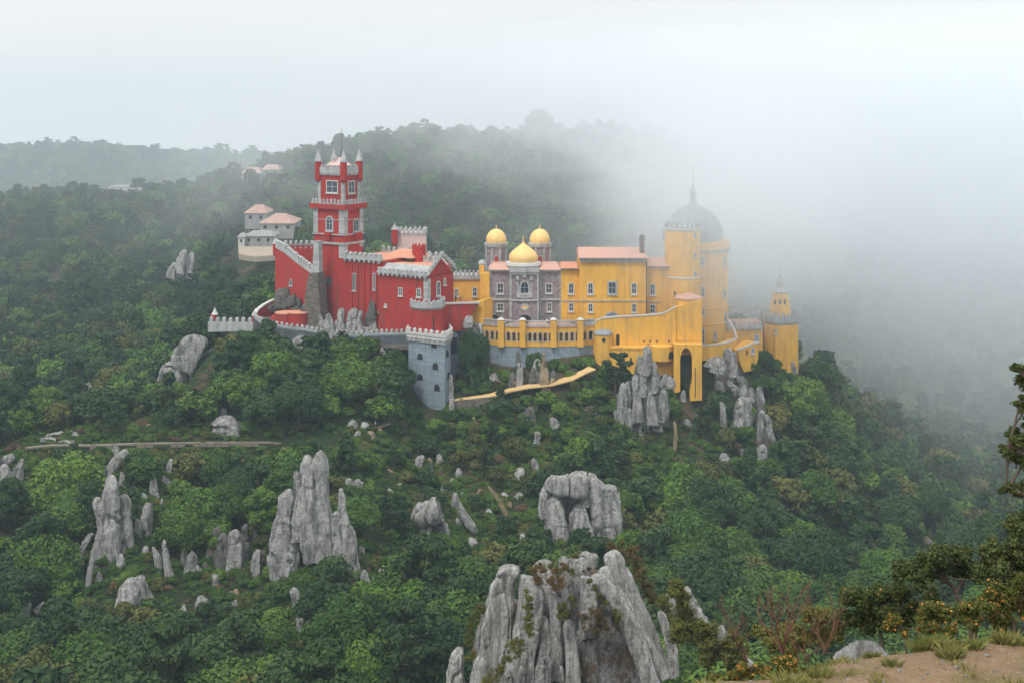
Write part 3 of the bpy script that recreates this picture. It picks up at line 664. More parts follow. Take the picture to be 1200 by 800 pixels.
def window(root, face, px, py, wp, hp, kind='arch', frame='white', pane='glass', bars=True, fr=0.24, sill=True):
    t0 = face.t(px); wm = abs(face.t(px+wp/2)-face.t(px-wp/2)); hm = hp*face.xy(t0)[1]/F; z0 = face.z(py, t0)
    m = MB(); ring(m, outline(wm, hm, kind), outline(wm, hm, kind, fr), face, t0, z0, -0.05, 0.16)
    if bars and wm > 0.9:
        b = 0.05; plate(m, [(-b, -hm/2+fr), (b, -hm/2+fr), (b, hm/2-fr), (-b, hm/2-fr)], face, t0, z0, 0.03, 0.10)
        plate(m, [(-wm/2+fr, -b), (-b, -b), (-b, b), (-wm/2+fr, b)], face, t0, z0, 0.03, 0.10); plate(m, [(b, -b), (wm/2-fr, -b), (wm/2-fr, b), (b, b)], face, t0, z0, 0.03, 0.10)
    if sill: plate(m, [(-wm/2-0.15, -hm/2-0.22), (wm/2+0.15, -hm/2-0.22), (wm/2+0.15, -hm/2-0.005), (-wm/2-0.15, -hm/2-0.005)], face, t0, z0, -0.05, 0.3)
    o = part('window', m, M[frame], root)
    q = MB(); plate(q, outline(wm, hm, kind, fr*0.9), face, t0, z0, -0.06, 0.02); part('pane', q, M[pane], o)
    return o
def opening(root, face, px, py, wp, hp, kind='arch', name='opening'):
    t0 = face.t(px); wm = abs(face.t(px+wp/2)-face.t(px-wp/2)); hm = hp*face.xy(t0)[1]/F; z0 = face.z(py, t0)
    m = MB(); plate(m, outline(wm, hm, kind), face, t0, z0, -0.1, 0.012); return part(name, m, M['dark'], root)  # no hole is cut: a flat dark plate paints the shade inside
def box_on(mb, face, px0, px1, py0, py1, d0, d1):
    """block on a face between picture columns and rows"""
    t0, t1 = face.t(px0), face.t(px1); tm = (t0+t1)/2; z0, z1 = face.z(py1, tm), face.z(py0, tm)
    mb.prism([face.xy(t0, d0), face.xy(t1, d0), face.xy(t1, d1), face.xy(t0, d1)], z0, z1); return mb
def wallpoly(mb, face, pts, d0, d1):
    v = []; n = len(pts)
    for d in (d0, d1):
        for px, py in pts: t = face.t(px); x, y = face.xy(t, d); v.append((x, y, face.z(py, t)))
    mb.add(v, [tuple(range(n)), tuple(range(n, 2*n))]+[(i, (i+1) % n, (i+1) % n+n, i+n) for i in range(n)])
def parapet(mb, pts, closed=False, base=0.5, mw=0.85, gap=0.6, mh=0.85, th=0.5, corbel=True, jit=0.05, pointed=True):
    """crenellated coping along 3-D points"""
    rg = random.Random(len(pts)*7+int(pts[0][0]*10)); P3 = [Vector(p) for p in pts]
    if closed: P3.append(P3[0])
    for a, b in zip(P3[:-1], P3[1:]):
        L = (b-a).length
        if L < 0.05: continue
        d = (b-a)/L; h = Vector((d.x, d.y)).normalized(); nn = Vector((h.y, -h.x))*th/2
        def blk(t0, t1, za, zb, k=1.0):
            q0, q1 = a+d*t0, a+d*t1; m_ = nn*k
            v = [(q0.x+m_.x, q0.y+m_.y, q0.z+za), (q1.x+m_.x, q1.y+m_.y, q1.z+za), (q1.x-m_.x, q1.y-m_.y, q1.z+za), (q0.x-m_.x, q0.y-m_.y, q0.z+za)]
            v += [(x, y, z+zb-za) for x, y, z in v]
            mb.add(v, [(0, 1, 2, 3), (4, 5, 6, 7), (0, 1, 5, 4), (1, 2, 6, 5), (2, 3, 7, 6), (3, 0, 4, 7)]); return v
        blk(0, L, 0, base)
        n = max(1, int(L/(mw+gap))); st = L/n
        for i in range(n):
            c = (i+0.5)*st; hh = mh*(1+rg.uniform(-jit, jit)*2)
            blk(c-mw/2, c+mw/2, base+0.003, base+hh, 0.92)
            if pointed:
                q0, q1 = a+d*(c-mw/2), a+d*(c+mw/2); z = base+hh; m_ = nn*0.92; cc = (q0+q1)/2
                mb.add([(q0.x+m_.x, q0.y+m_.y, q0.z+z), (q1.x+m_.x, q1.y+m_.y, q1.z+z), (q1.x-m_.x, q1.y-m_.y, q1.z+z), (q0.x-m_.x, q0.y-m_.y, q0.z+z), (cc.x, cc.y, cc.z+z+0.35)], [(0, 1, 4), (1, 2, 4), (2, 3, 4), (3, 0, 4)])
            if corbel: blk(c-mw*0.28, c+mw*0.28, -0.55, -0.003, 1.25)
def circle(cx, cy, z, r, n=16): return [(cx+r*math.cos(2*math.pi*i/n), cy+r*math.sin(2*math.pi*i/n), z) for i in range(n)]
def frame_fn(px, D, deg):
    ox, oy, c, s = X(px, D), D, math.cos(R(deg)), math.sin(R(deg))
    return lambda lx, ly: (ox+lx*c+ly*s, oy-lx*s+ly*c)
def rect(T, x0, x1, y0, y1): return [T(x0, y0), T(x1, y0), T(x1, y1), T(x0, y1)]

# ------------------------------------------------------------------ red clock tower
T = frame_fn(403, 352, 32)
def clock_tower():
    D = 352; z = lambda py: Z(py, D)
    r = empty('clock_tower', 'tall red clock tower with four spired corner turrets and grey quoins', 'tower', (*T(-4.7, 3.7), z(395)))
    part('wall', MB().prism(rect(T, -9.5, 0, 0, 7.5), z(400), z(243)), M['red'], r)
    m = MB()
    for py, o, h in ((285, 0.35, 0.5), (275, 0.3, 0.3), (258, 0.08, 0.16)): m.prism(rect(T, -9.5-o, o, -o, 7.5+o), z(py)-h, z(py))
    part('cornice', m, M['trim'], r)
    for (a, b, c, d, y0) in ((-9.65, -8.2, -0.12, 1.3, 320), (-1.5, 0.12, -0.13, 1.5, 303), (-1.3, 0.13, 6.2, 7.65, 292)):
        part('quoin', MB().prism(rect(T, a, b, c, d), z(y0), z(285.5)-0.5), M['quoin'], r); part('quoin', MB().prism(rect(T, a, b, c, d), z(274.5), z(244)), M['quoin'], r)
    part('gallery_floor', MB().prism(rect(T, -10.3, 0.8, -0.8, 8.3), z(246), z(240)), M['red'], r)
    m = MB(); parapet(m, [(*p, z(240)) for p in rect(T, -10.0, 0.5, -0.5, 8.0)], True, 0.25, 0.6, 0.5, 0.75, 0.35); part('gallery_parapet', m, M['trim'], r)
    part('belfry', MB().prism(rect(T, -8.6, -0.7, 0.7, 6.8), z(240), z(196)), M['red'], r)
    for (a, b, c, d) in ((-8.75, -7.9, 0.55, 1.3), (-1.4, -0.55, 0.55, 1.3), (-1.3, -0.56, 6.1, 6.95)): part('quoin', MB().prism(rect(T, a, b, c, d), z(239), z(211)), M['quoin'], r)
    m = MB(); pl = rect(T, -8.9, -0.4, 0.4, 7.1); m.prism(pl, z(206), z(204)); parapet(m, [(*p, z(204)) for p in pl], True, 1.5, 0.55, 0.4, 0.55, 0.3, True, 0.03, False); part('parapet', m, M['trim'], r)
    part('roof', MB().prism(rect(T, -7.6, -1.7, 1.7, 5.8), z(196.5), z(186), rect(T, -5.2, -4.1, 3.2, 4.3)), M['rosy'], r)
    for a, b in ((-8.7, 0.6), (-0.6, 0.6), (-8.7, 6.9), (-0.6, 6.9)):
        x, y = T(a, b); t = part('turret', MB().lathe(x, y, [(0.3, z(215)), (0.85, z(212)), (0.85, z(202)), (0.95, z(202)+.05), (0.95, z(201)), (0.85, z(201)+.05), (0.85, z(190.5))], 12), M['red'], r)
        part('spire', MB().lathe(x, y, [(1.0, z(190.5)), (1.0, z(189.6)), (0.55, z(184)), (0.2, z(179)), (0.02, z(175.5))], 12), M['trim'], t)
    lf = Face(T(-9.5, 0), T(0, 0)); rf = Face(T(0, 0), T(0, 7.5)); l2 = Face(T(-8.6, 0.7), T(-0.7, 0.7)); r2 = Face(T(-0.7, 0.7), T(-0.7, 6.8))
    window(r, l2, 389.5, 219, 14, 15, 'rect', 'white', 'glass'); window(r, r2, 411.5, 219.5, 8, 15, 'rect', 'white')
    window(r, lf, 386.3, 262, 9, 18, 'arch', 'trim', fr=0.35); window(r, rf, 417, 264, 7, 16, 'arch', 'trim', fr=0.3)
    for f, p in ((lf, 386.3), (rf, 417)):
        m = MB(); box_on(m, f, p-3, p+3, 272.5, 276, 0.36, 1.0); 
        t = f.t(p); x, y = f.xy(t, 0.1); m.lathe(x, y, [(0.1, z(286)), (0.55, z(282)), (0.75, z(276))], 10); part('oriel', m, M['red'], r)
    window(r, lf, 385.5, 329, 6, 8, 'rect', 'brown_stone'); 
    x, y = T(-5, 2.2); m = MB()
    for i in range(12):
        a0 = i*math.pi/6; m.tube([(x+1.0*math.cos(a0), y, z(183.5)+1.0*math.sin(a0)), (x+1.0*math.cos(a0+.52), y, z(183.5)+1.0*math.sin(a0+.52))], 0.16, 5)
    m.tube([(x, y, z(189)), (x, y, z(185))], 0.3, 6); part('bell_hoop', m, M['trim'], r)
    part('flagpole', MB().tube([(*T(-3.3, 3.2), z(188)), (*T(-3.3, 3.2), z(150))], 0.1, 6, 0.05), M['iron'], r)
clock_tower()

def red_wing():
    z = lambda py, D: Z(py, D); r = empty('red_palace', 'long red palace wing with orange roof terraces and a grey crenellated gable', 'palace', (*T(14, 6), -62))
    zA = Z(304.5, 349); zB = Z(321, 341)
    part('wall', MB().prism(rect(T, 0.02, 12.2, 0.02, 15), -60.5, zA), M['red'], r)
    part('wall', MB().prism(rect(T, 12, 26.3, -1.4, 9.5), -59, zB), M['red'], r)
    part('wall', MB().prism(rect(T, 12.21, 18.5, 9.51, 15), -66, zB+2.0), M['red'], r)
    m = MB()
    for a in (2.4, 4.3, 6.2, 8.0, 10.0): m.prism(rect(T, a, a+0.35, -0.22, 0.02), Z(372, 349), zA-0.6)
    part('pilaster_strips', m, M['red'], r)
    m = MB(); m.prism(rect(T, 0.1, 12.1, 0.1, 15), zA, zA+0.25); m.prism(rect(T, 12.1, 18.4, 9.6, 14.9), zB+2.0, zB+2.4)
    m.prism(rect(T, 7, 16, 6.5, 14.5), zA+0.26, zA+1.9, rect(T, 9.5, 14, 9.6, 11.4)); part('roof_terrace', m, M['orange'], r)
    m = MB(); parapet(m, [(*T(0.1, -0.25), zA), (*T(12.0, -0.25), zA)], False, 0.9, 0.9, 0.5, 0.7, 0.8); part('parapet', m, M['trim'], r); m = MB(); parapet(m, [(*T(0, 15), zA), (*T(12, 15.2), zA)], False, 0.6, 0.9, 0.8, 0.9, 0.5); part('parapet', m, M['trim'], r); m = MB()
    parapet(m, [(*T(12, 15), zB+2.0), (*T(18.4, 15), zB+2.0), (*T(18.4, 10), zB+2.0)], False, 0.6, 0.9, 0.8, 0.9, 0.5); part('parapet', m, M['trim'], r)
    # gabled end wall; behind the front slope the roof is a flat walkable terrace
    zr = Z(298, 345); m = MB(); A, Bq = T(11.8, -1.9), T(26.7, -1.9)
    m.add([(*T(11.8, -1.9), zB), (*T(26.2, -1.9), zB), (*T(26.2, 1.6), zB+2.0), (*T(11.8, 1.6), zB+2.0), (*T(11.8, -1.9), zB-.4), (*T(26.2, -1.9), zB-.4), (*T(26.2, 1.6), zB-.4), (*T(11.8, 1.6), zB-.4)], [(0, 1, 2, 3), (4, 5, 6, 7), (0, 1, 5, 4), (1, 2, 6, 5), (2, 3, 7, 6), (3, 0, 4, 7)]); part('roof', m, M['trim'], r)
    part('upper_terrace', MB().prism(rect(T, 12.3, 25.7, 1.65, 9.45), zB-.3, zB+1.7), M['orange'], r)
    m = MB(); parapet(m, [(*T(12.2, 9.6), zB+1.7), (*T(25.6, 9.6), zB+1.7)], False, 0.5, 0.8, 0.6, 0.8, 0.5); part('parapet', m, M['trim'], r)
    m = MB(); v = [(*T(26.3, -1.4), zB-0.45), (*T(26.3, 9.5), zB-0.45), (*T(26.3, 4), zr-0.45), (*T(25.75, -1.4), zB-0.45), (*T(25.75, 9.5), zB-0.45), (*T(25.75, 4), zr-0.45)]
    m.add(v, [(0, 1, 2), (3, 4, 5), (0, 1, 4, 3), (0, 2, 5, 3), (1, 2, 5, 4)]); part('gable', m, M['red'], r)
    m = MB(); parapet(m, [(*A, zB-0.1), (*Bq, zB-0.1)], False, 0.55, 0.8, 0.45, 0.6, 0.5); parapet(m, [(*T(26.75, -1.9), zB), (*T(26.75, 4), zr)], False, 0.5, 0.8, 0.5, 0.7, 0.5, False); parapet(m, [(*T(26.75, 4), zr), (*T(26.75, 10), zB)], False, 0.5, 0.8, 0.5, 0.7, 0.5, False)
    part('gable_coping', m, M['trim'], r)
    part('quoin', MB().prism(rect(T, 25.3, 26.45, -1.55, -0.2), Z(352, 338), zB-0.7), M['quoin'], r)
    fa = Face(T(0, 0.02), T(12.2, 0.02)); fb = Face(T(12, -1.4), T(26.3, -1.4)); fg = Face(T(26.3, -1.4), T(26.3, 9.5))
    window(r, fa, 415, 330.5, 4.5, 21, 'rect', 'trim', fr=0.3); window(r, fa, 439, 330, 4, 20, 'rect', 'trim', fr=0.3)
    window(r, fb, 469.5, 342, 5, 10, 'rect', 'white', fr=0.2); window(r, fb, 491, 343, 5.5, 11, 'arch', 'white', fr=0.2)
    window(r, fg, 513.5, 338, 5, 18, 'arch', 'white', fr=0.3); window(r, fg, 521, 330, 3, 9, 'arch', 'white', fr=0.2); window(r, fg, 519, 351, 4, 7, 'rect', 'white')
    window(r, fb, 452, 358, 3, 4, 'rect', 'white')
    # small raised pavilions on the roof
    x0, x1 = X(466, 368), X(499, 368); m = MB().box(x0, x1, 366, 372, Z(300, 366), Z(274, 366)); p = part('roof_pavilion', m, M['rosy'], r)
    m = MB(); parapet(m, [(x0, 366, Z(274, 366)), (x1, 366, Z(274, 366)), (x1, 372, Z(274, 366)), (x0, 372, Z(274, 366))], True, 0.25, 0.7, 0.5, 0.8, 0.4); part('pavilion_parapet', m, M['trim'], p)
    cx = X(462.5, 365); t = part('bartizan', MB().lathe(cx, 365, [(0.2, Z(290, 365)), (0.85, Z(285, 365)), (0.8, Z(269, 365))], 12), M['red'], r); part('spire', MB().lathe(cx, 365, [(1.0, Z(269, 365)), (0.4, Z(265, 365)), (0.03, Z(261, 365))], 10), M['trim'], t)
    cx = X(491, 352); t = part('round_turret', MB().lathe(cx, 352, [(1.7, Z(312, 352)), (1.7, Z(290.5, 352))], 16), M['red'], r); m = MB(); parapet(m, circle(cx, 352, Z(291, 352), 1.6, 10), True, 0.2, 0.5, 0.35, 0.55, 0.35, False); part('turret_crown', m, M['red'], t)
red_wing()

def left_court():
    r = empty('red_courtyard_wall', 'red courtyard walls with sloping grey crenellation left of the clock tower', 'wall', (X(345, 362), 362, -62))
    f = PF(322.5, 372, 367, 353); m = MB(); wallpoly(m, f, [(322.5, 288), (333, 294), (350, 308), (366.5, 320), (366.5, 384), (322.5, 365)], 0, -1.2); part('wall', m, M['red'], r)
    m = MB(); parapet(m, [f.pt(322, 290, -0.4), f.pt(333, 296, -0.4), f.pt(350, 310, -0.4), f.pt(366.5, 322, -0.4)], False, 1.0, 0.95, 0.5, 1.0, 1.0, False); part('coping', m, M['trim'], r)
    g = PF(326, 378, 368, 374); m = MB(); wallpoly(m, g, [(326, 287), (368, 287), (368, 330), (326, 330)], 0, -0.8); part('wall', m, M['red'], r)
    m = MB(); parapet(m, [g.pt(325, 289, -0.3), g.pt(368, 289, -0.3)], False, 0.5, 0.8, 0.6, 0.8, 0.6); part('coping', m, M['trim'], r)
    x, y, z = f.pt(321.8, 292, -0.3); t = part('corner_turret', MB().lathe(x, y, [(0.3, z-2), (0.75, z-1.2), (0.75, z+1.4)], 10), M['red'], r); part('spire', MB().lathe(x, y, [(0.9, z+1.4), (0.35, z+2.6), (0.03, z+3.6)], 10), M['trim'], t)
    window(r, f, 341, 331, 3.5, 8, 'arch', 'trim', fr=0.18)
    r = empty('stone_buttress', 'brown rubble stone buttress climbing beside the red clock tower', 'buttress', (X(367, 349.5), 349.5, -60))
    f = PF(357, 350.5, 378, 348.6); m = MB(); wallpoly(m, f, [(355, 388), (358, 352), (361, 330), (363.5, 320), (373, 320), (375, 345), (378, 388)], 0.5, -3.2); part('pier', m, M['brown_stone'], r)
    m = MB(); wallpoly(m, f, [(364.2, 320), (366, 283), (371.3, 283), (372.4, 320)], -0.7, -2.6); part('pilaster', m, M['quoin'], r)
left_court()

def low_ramparts():
    # pale rampart to the far left
    r = empty('pale_rampart', 'pale crenellated rampart with a tiny sentry post above the cliff', 'wall', (X(270, 351), 351, Z(388, 351)))
    f = PF(243, 352, 296, 350.5); m = MB(); wallpoly(m, f, [(243.5, 378), (296, 379), (296, 388), (243.5, 389)], 0, -0.8); part('wall', m, M['trim'], r)
    m = MB(); parapet(m, [f.pt(243.5, 378.5, -0.4), f.pt(296, 379.5, -0.4)], False, 0.3, 0.9, 0.55, 0.9, 0.7, False); part('merlons', m, M['trim'], r)
    x, y, z = f.pt(248.5, 377, -1.2); t = part('sentry_post', MB().lathe(x, y, [(0.8, z), (0.8, z+1.6)], 8), M['red'], r); part('cap', MB().lathe(x+0.3, y, [(0.9, z+1.6), (0.5, z+2.2), (0.1, z+3.2)], 8), M['white'], t)
    # curved rampart below the rocks
    r = empty('curved_rampart', 'low white merlon wall curving under the red palace to the grey tower', 'wall', (X(380, 345), 345, -60))
    path = [(297, 357, 369), (298.5, 354, 373), (304, 351, 377), (315, 348.5, 380), (333, 347, 383.5), (357, 346, 386.5), (385, 345, 392), (415, 344, 393), (450, 342, 391.5), (479, 339, 391)]
    m = MB(); q = MB()
    for (a, Da, ya), (b, Db, yb) in zip(path[:-1], path[1:]):
        g = PF(a, Da, b, Db); wallpoly(m, g, [(a, ya), (b, yb), (b, yb+12), (a, yb+12)], 0.0, -0.5)
        parapet(q, [g.pt(a, ya, -0.25), g.pt(b, yb, -0.25)], False, 0.25, 0.7, 0.45, 0.65, 0.5, False)
    part('wall', m, M['blue_wall'], r); part('merlons', q, M['trim'], r)
    fl = [(X(a, D), D) for a, D, _ in path]+[(X(500, 345), 345), (X(450, 356), 356), (X(330, 362), 362)]; part('terrace_floor', MB().prism(fl, -61, [Z(y+1.5, D) for _, D, y in path]+[-57.6, -58, -57]), M['brown_stone'], r)
    # red rotunda terrace
    r = empty('red_rotunda', 'squat red drums with flat orange tops and curving red steps', 'annex', (X(340, 352), 352, Z(386, 352)))
    for px, D, rad, y0, y1 in ((335, 352.5, 2.6, 367, 390), (350, 350.6, 2.5, 366.5, 390)):
        x = X(px, D); d_ = part('drum', MB().lathe(x, D, [(rad, Z(y1, D)), (rad, Z(y0, D))], 20), M['red'], r, True)
        part('flat_top', MB().lathe(x, D, [(rad+0.15, Z(y0, D)+0.003), (rad+0.15, Z(y0, D)+0.25), (rad-0.1, Z(y0, D)+0.3)], 20), M['orange'], d_)
    pts = [(299, 356.5, 371), (303, 359, 364), (311, 361, 358), (320, 363, 353.5), (330, 365, 350)]; m = MB(); q = MB()
    for (a, Da, ya), (b, Db, yb) in zip(pts[:-1], pts[1:]):
        g = PF(a, Da, b, Db); wallpoly(m, g, [(a, ya), (b, yb), (b, yb+22), (a, ya+14)], 0.0, -0.8); wallpoly(q, g, [(a, ya-2), (b, yb-2), (b, yb-0.01), (a, ya-0.01)], 0.12, -0.9)
    part('curved_wall', m, M['red'], r); part('coping', q, M['white'], r)
    m = MB()
    for i in range(7): m.lathe(X(318+i*1.6, 354.5), 354.5+i*0.4, [(2.4-i*0.12, Z(388, 354)), (2.4-i*0.12, Z(379-i*1.5, 354))], 14)
    part('steps', m, M['red'], r)
low_ramparts()

def bastions():
    D = 338; cx = X(501, D); r = empty('red_bastion', 'small red bastion with grey parapet standing on the grey tower terrace', 'bastion', (cx, D, Z(388, D)))
    part('wall', MB().lathe(cx, D, [(3.85, Z(392, D)), (3.8, Z(359.5, D))], 10), M['red'], r)
    m = MB(); m.lathe(cx, D, [(3.9, Z(361, D)), (4.25, Z(358.6, D)), (4.25, Z(354, D))], 10); parapet(m, circle(cx, D, Z(354, D), 4.05, 10), True, 0.05, 0.75, 0.45, 0.6, 0.4, False); part('parapet', m, M['trim'], r)
    f = Face((cx-3, D-3.72), (cx+3, D-3.72)); opening(r, round_face(cx, D, 3.72, 507), 507, 378, 4, 14, 'arch', 'doorway')
    r = empty('red_terrace_wall', 'dark red terrace wall with pale coping right of the small bastion', 'wall', (X(535, 343), 343, Z(388, 343)))
    f = PF(519, 341, 563, 345); m = MB(); wallpoly(m, f, [(519, 357), (561, 356), (550, 372), (545, 386), (519, 389)], 0, -5); part('wall', m, M['red'], r)
    m = MB(); wallpoly(m, f, [(519, 355), (562, 353.8), (562, 355.9), (519, 356.9)], 0.2, -0.7); part('coping', m, M['white'], r)
    r = empty('grey_tower', 'tall blue-grey stone tower with dark arched windows and crenellated top', 'tower', (X(505, 336), 336, Z(486, 336)))
    plan = [(X(479, 337), 337), (X(521, 331), 331), (X(528, 336), 336), (X(524, 344), 344), (X(484, 346), 346)]; c = (sum(p[0] for p in plan)/5, sum(p[1] for p in plan)/5)
    grow = lambda k: [(c[0]+(x-c[0])*k, c[1]+(y-c[1])*k) for x, y in plan]
    part('wall', MB().prism(grow(1.06), Z(496, 334), Z(397, 334), plan), M['blue_wall'], r)
    m = MB().prism(grow(1.10), Z(396.9, 334), Z(393, 334)); parapet(m, [(x, y, Z(393, 334)) for x, y in grow(1.08)], True, 0.55, 0.9, 0.55, 0.75, 0.5, False); part('parapet', m, M['white'], r)
    m = MB(); pl = grow(1.06)
    for a, b in zip(pl, pl[1:]+pl[:1]):
        L = math.hypot(b[0]-a[0], b[1]-a[1]); n = int(L/1.3)
        for i in range(n):
            t = (i+.5)/n; x, y = a[0]+(b[0]-a[0])*t, a[1]+(b[1]-a[1])*t; m.box(x-.22, x+.22, y-.3, y+.3, Z(401, 334), Z(397, 334))
    m.prism(grow(1.055), Z(401.5, 334), Z(397.01, 334)); part('corbel_table', m, M['trim'], r)
    fl = Face(grow(1.035)[0], grow(1.035)[1])
    for px, py, s in ((508.5, 403.5, 0.99), (492.3, 418, 1), (510.2, 429, 1.01), (492.3, 442, 1.02), (512, 454, 1.02)):
        g = grow(1.0+0.06*(py-397)/99); fl = Face(g[0], g[1]); w_ = opening(r, fl, px, py, 6.6, 8.5, 'arch', 'window')
    for px, py in ((524.2, 414), (525.6, 440)):
        g = grow(1.0+0.06*(py-397)/99); opening(r, Face(g[1], g[2]), px, py, 3.2, 9, 'arch', 'window')
    r = empty('grey_annex', 'low grey annex wall with one dark opening behind the grey tower', 'annex', (X(533, 342), 342, Z(456, 342)))
    f = PF(524, 341, 542, 343.5); m = MB(); wallpoly(m, f, [(524, 389), (536, 390), (539, 414), (541, 416), (540, 462), (524, 470)], 0, -4); part('wall', m, M['blue_wall'], r)
    opening(r, f, 531.5, 405, 9, 19, 'rect', 'opening')
bastions()

# ------------------------------------------------------------------ yellow palace
def yellow_link():
    r = empty('yellow_link_wing', 'low yellow wing with grey crenellated top between red gable and domed facade', 'palace wing', (X(546, 358), 358, -60))
    f = PF(522, 357, 568, 356); m = MB(); wallpoly(m, f, [(522, 327.5), (568, 327.5), (568, 388), (522, 388)], 0, -9); part('wall', m, M['yellow'], r)
    m = MB(); wallpoly(m, f, [(521.5, 325), (568.5, 325), (568.5, 327.4), (521.5, 327.4)], 0.4, -9); parapet(m, [f.pt(522, 325.5, 0.15), f.pt(568, 325.5, 0.15)], False, 0.6, 0.65, 0.45, 1.0, 0.35); part('parapet', m, M['trim'], r)
    window(r, f, 556.5, 342, 6, 12, 'arch', 'white'); window(r, f, 535, 343, 5, 10, 'arch', 'white')
    m = MB(); box_on(m, PF(560, 354, 574, 354), 563, 573.5, 320, 388, 0, -3); part('pier', m, M['yellow'], r)
    m = MB(); box_on(m, PF(560, 355, 574, 355), 561.5, 567.5, 311, 322, 0, -2); part('chimney', m, M['yellow'], r); x, y, z = PF(560, 355, 574, 355).pt(564.5, 311, -1)
    part('chimney_cap', MB().lathe(x, y, [(0.9, z), (1.0, z+0.4), (0.5, z+1.2)], 8), M['trim'], r)
    g = PF(548, 347, 568, 345.5); m = MB(); wallpoly(m, g, [(551, 356), (567, 352), (567, 380), (555, 380)], 0, -6); part('spur_wall', m, M['yellow'], r)
yellow_link()

def domed_facade():
    D = 355; r = empty('domed_facade', 'mauve tiled entrance facade with three golden domes behind the arcade terrace', 'palace facade', (X(615, D), D, -58))
    x = lambda p: X(p, D); z = lambda p: Z(p, D)
    part('wall', MB().box(x(573), x(657.5), D, D+14, z(384), z(318)), M['mauve'], r)
    part('centre_bay', MB().box(x(598), x(631), D-1.2, D-0.01, z(384), z(313)), M['mauve'], r)
    m = MB()
    for p in (573.5, 596.5, 632.2, 655.6): m.box(x(p), x(p+2.2), D-0.3, D-0.012, z(384), z(318.4))
    for p in (597.5, 629.2): m.box(x(p), x(p+2.2), D-1.5, D-1.212, z(384), z(318.4))
    part('pilasters', m, M['quoin'], r)
    m = MB(); m.box(x(573.3), x(597.4), D-0.42, D-0.02, z(352), z(350)); m.box(x(631.5), x(657.6), D-0.42, D-0.02, z(352), z(350)); m.box(x(597.4), x(631.5), D-1.62, D-1.21, z(352), z(350))
    m.box(x(572.6), x(658), D-0.6, D+14.2, z(318), z(316.2)); m.box(x(597), x(632), D-1.8, D+2, z(318.2), z(314.2)); part('cornice', m, M['trim'], r)
    m = MB()
    for i in range(18): m.box(x(598+i*1.85), x(598.9+i*1.85), D-1.75, D-1.22, z(321.5), z(318.3))
    m.box(x(597.7), x(631.3), D-1.4, D-1.21, z(321), z(318.25)); part('corbel_table', m, M['trim'], r)
    for p0, p1 in ((572.5, 597.2), (631.6, 658)):
        part('roof', MB().prism([(x(p0), D-0.8), (x(p1), D-0.8), (x(p1), D+13), (x(p0), D+13)], z(316), z(311.5), [(x(p0)+1, D+4), (x(p1)-1, D+4), (x(p1)-1, D+9), (x(p0)+1, D+9)]), M['terracotta'], r)
    f = Face((x(573), D), (x(657), D)); fc = Face((x(598), D-1.2), (x(631), D-1.2))
    window(r, f, 586.3, 338, 8.5, 13, 'rect', 'white'); window(r, f, 643.3, 338, 8, 12, 'rect', 'white', 'glass'); window(r, f, 586.3, 360, 8.5, 10, 'rect', 'white'); window(r, f, 643.8, 360, 6, 11, 'rect', 'white')
    window(r, fc, 614.7, 337, 13, 17, 'point', 'trim', fr=0.45); window(r, fc, 615, 360, 10, 8.5, 'round', 'trim', 'gold', False, 0.4, False)
    m = MB()
    m.box(x(605.5), x(623.8), D-1.45, D-1.21, z(349), z(346.6)); m.box(x(605.5), x(607.5), D-1.4, D-1.21, z(346.5), z(327)); m.box(x(621.8), x(623.8), D-1.4, D-1.21, z(346.5), z(327))
    for k, (a, b) in enumerate(((606.5, 327), (622.8, 327), (614.7, 324), (608, 347.2), (621.5, 347.2))): px_, py_, _z = fc.pt(a, b); m.lathe(px_, py_-0.1, [(0.05, _z-0.5), (0.5, _z-0.2), (0.4, _z+0.5), (0.05, _z+0.9)], 8)
    part('carved_ornament', m, M['quoin'], r)
    opening(r, fc, 615, 376, 16, 14, 'arch', 'portal'); opening(r, f, 579.5, 376, 11, 14, 'arch', 'portal')
    for k, px in enumerate((581.5, 632.5)):
        Dk = 366; cx = X(px, Dk); zz = lambda p: Z(p, Dk); t = part('belvedere', MB().lathe(cx, Dk, [(2.75, zz(322)), (2.75, zz(286))], 8, math.pi/8, math.pi/8+2*math.pi), M['mauve'], r)
        m = MB()
        for i in range(8): a = math.pi/8+i*math.pi/4; m.lathe(cx+2.78*math.cos(a), Dk+2.78*math.sin(a), [(0.26, zz(322)), (0.26, zz(287))], 6)
        part('corner_shafts', m, M['quoin'], t)
        part('cornice', MB().lathe(cx, Dk, [(2.8, zz(290)), (3.2, zz(288.3)), (3.25, zz(284.8)), (2.7, zz(284.5))], 8, math.pi/8, math.pi/8+2*math.pi), M['trim'], t)
        prof = [(2.5, zz(284.4))]+[(2.62*math.cos(a), zz(282)+3.0*math.sin(a)) for a in [i*math.pi/18 for i in range(9)]]+[(0.12, zz(282)+3.02), (0.14, zz(265)), (0.02, zz(263))]
        part('dome', MB().lathe(cx, Dk, prof, 24), M['gold'], t, True)
        f2 = Face((cx-1, Dk-2.75*math.cos(math.pi/8)), (cx+1, Dk-2.75*math.cos(math.pi/8))); window(t, f2, px+0.3, 307, 6.2, 15, 'arch', 'trim', 'red', False, 0.18)
    Dk = 358.5; cx = X(613.3, Dk); zz = lambda p: Z(p, Dk)
    part('dome_ring', MB().lathe(cx, Dk, [(3.3, zz(315)), (4.3, zz(312.5)), (4.6, zz(310)), (4.4, zz(307)), (3.6, zz(306.5))], 32), M['white'], r, True)
    pr = [(3.35, 306.6), (3.62, 304), (3.66, 301), (3.45, 298), (2.95, 295), (2.2, 292), (1.35, 289), (0.7, 286.6), (0.25, 284.5), (0.12, 281), (0.16, 280), (0.02, 276)]
    part('centre_dome', MB().lathe(cx, Dk, [(a, zz(b)) for a, b in pr], 32), M['gold'], r, True)
domed_facade()

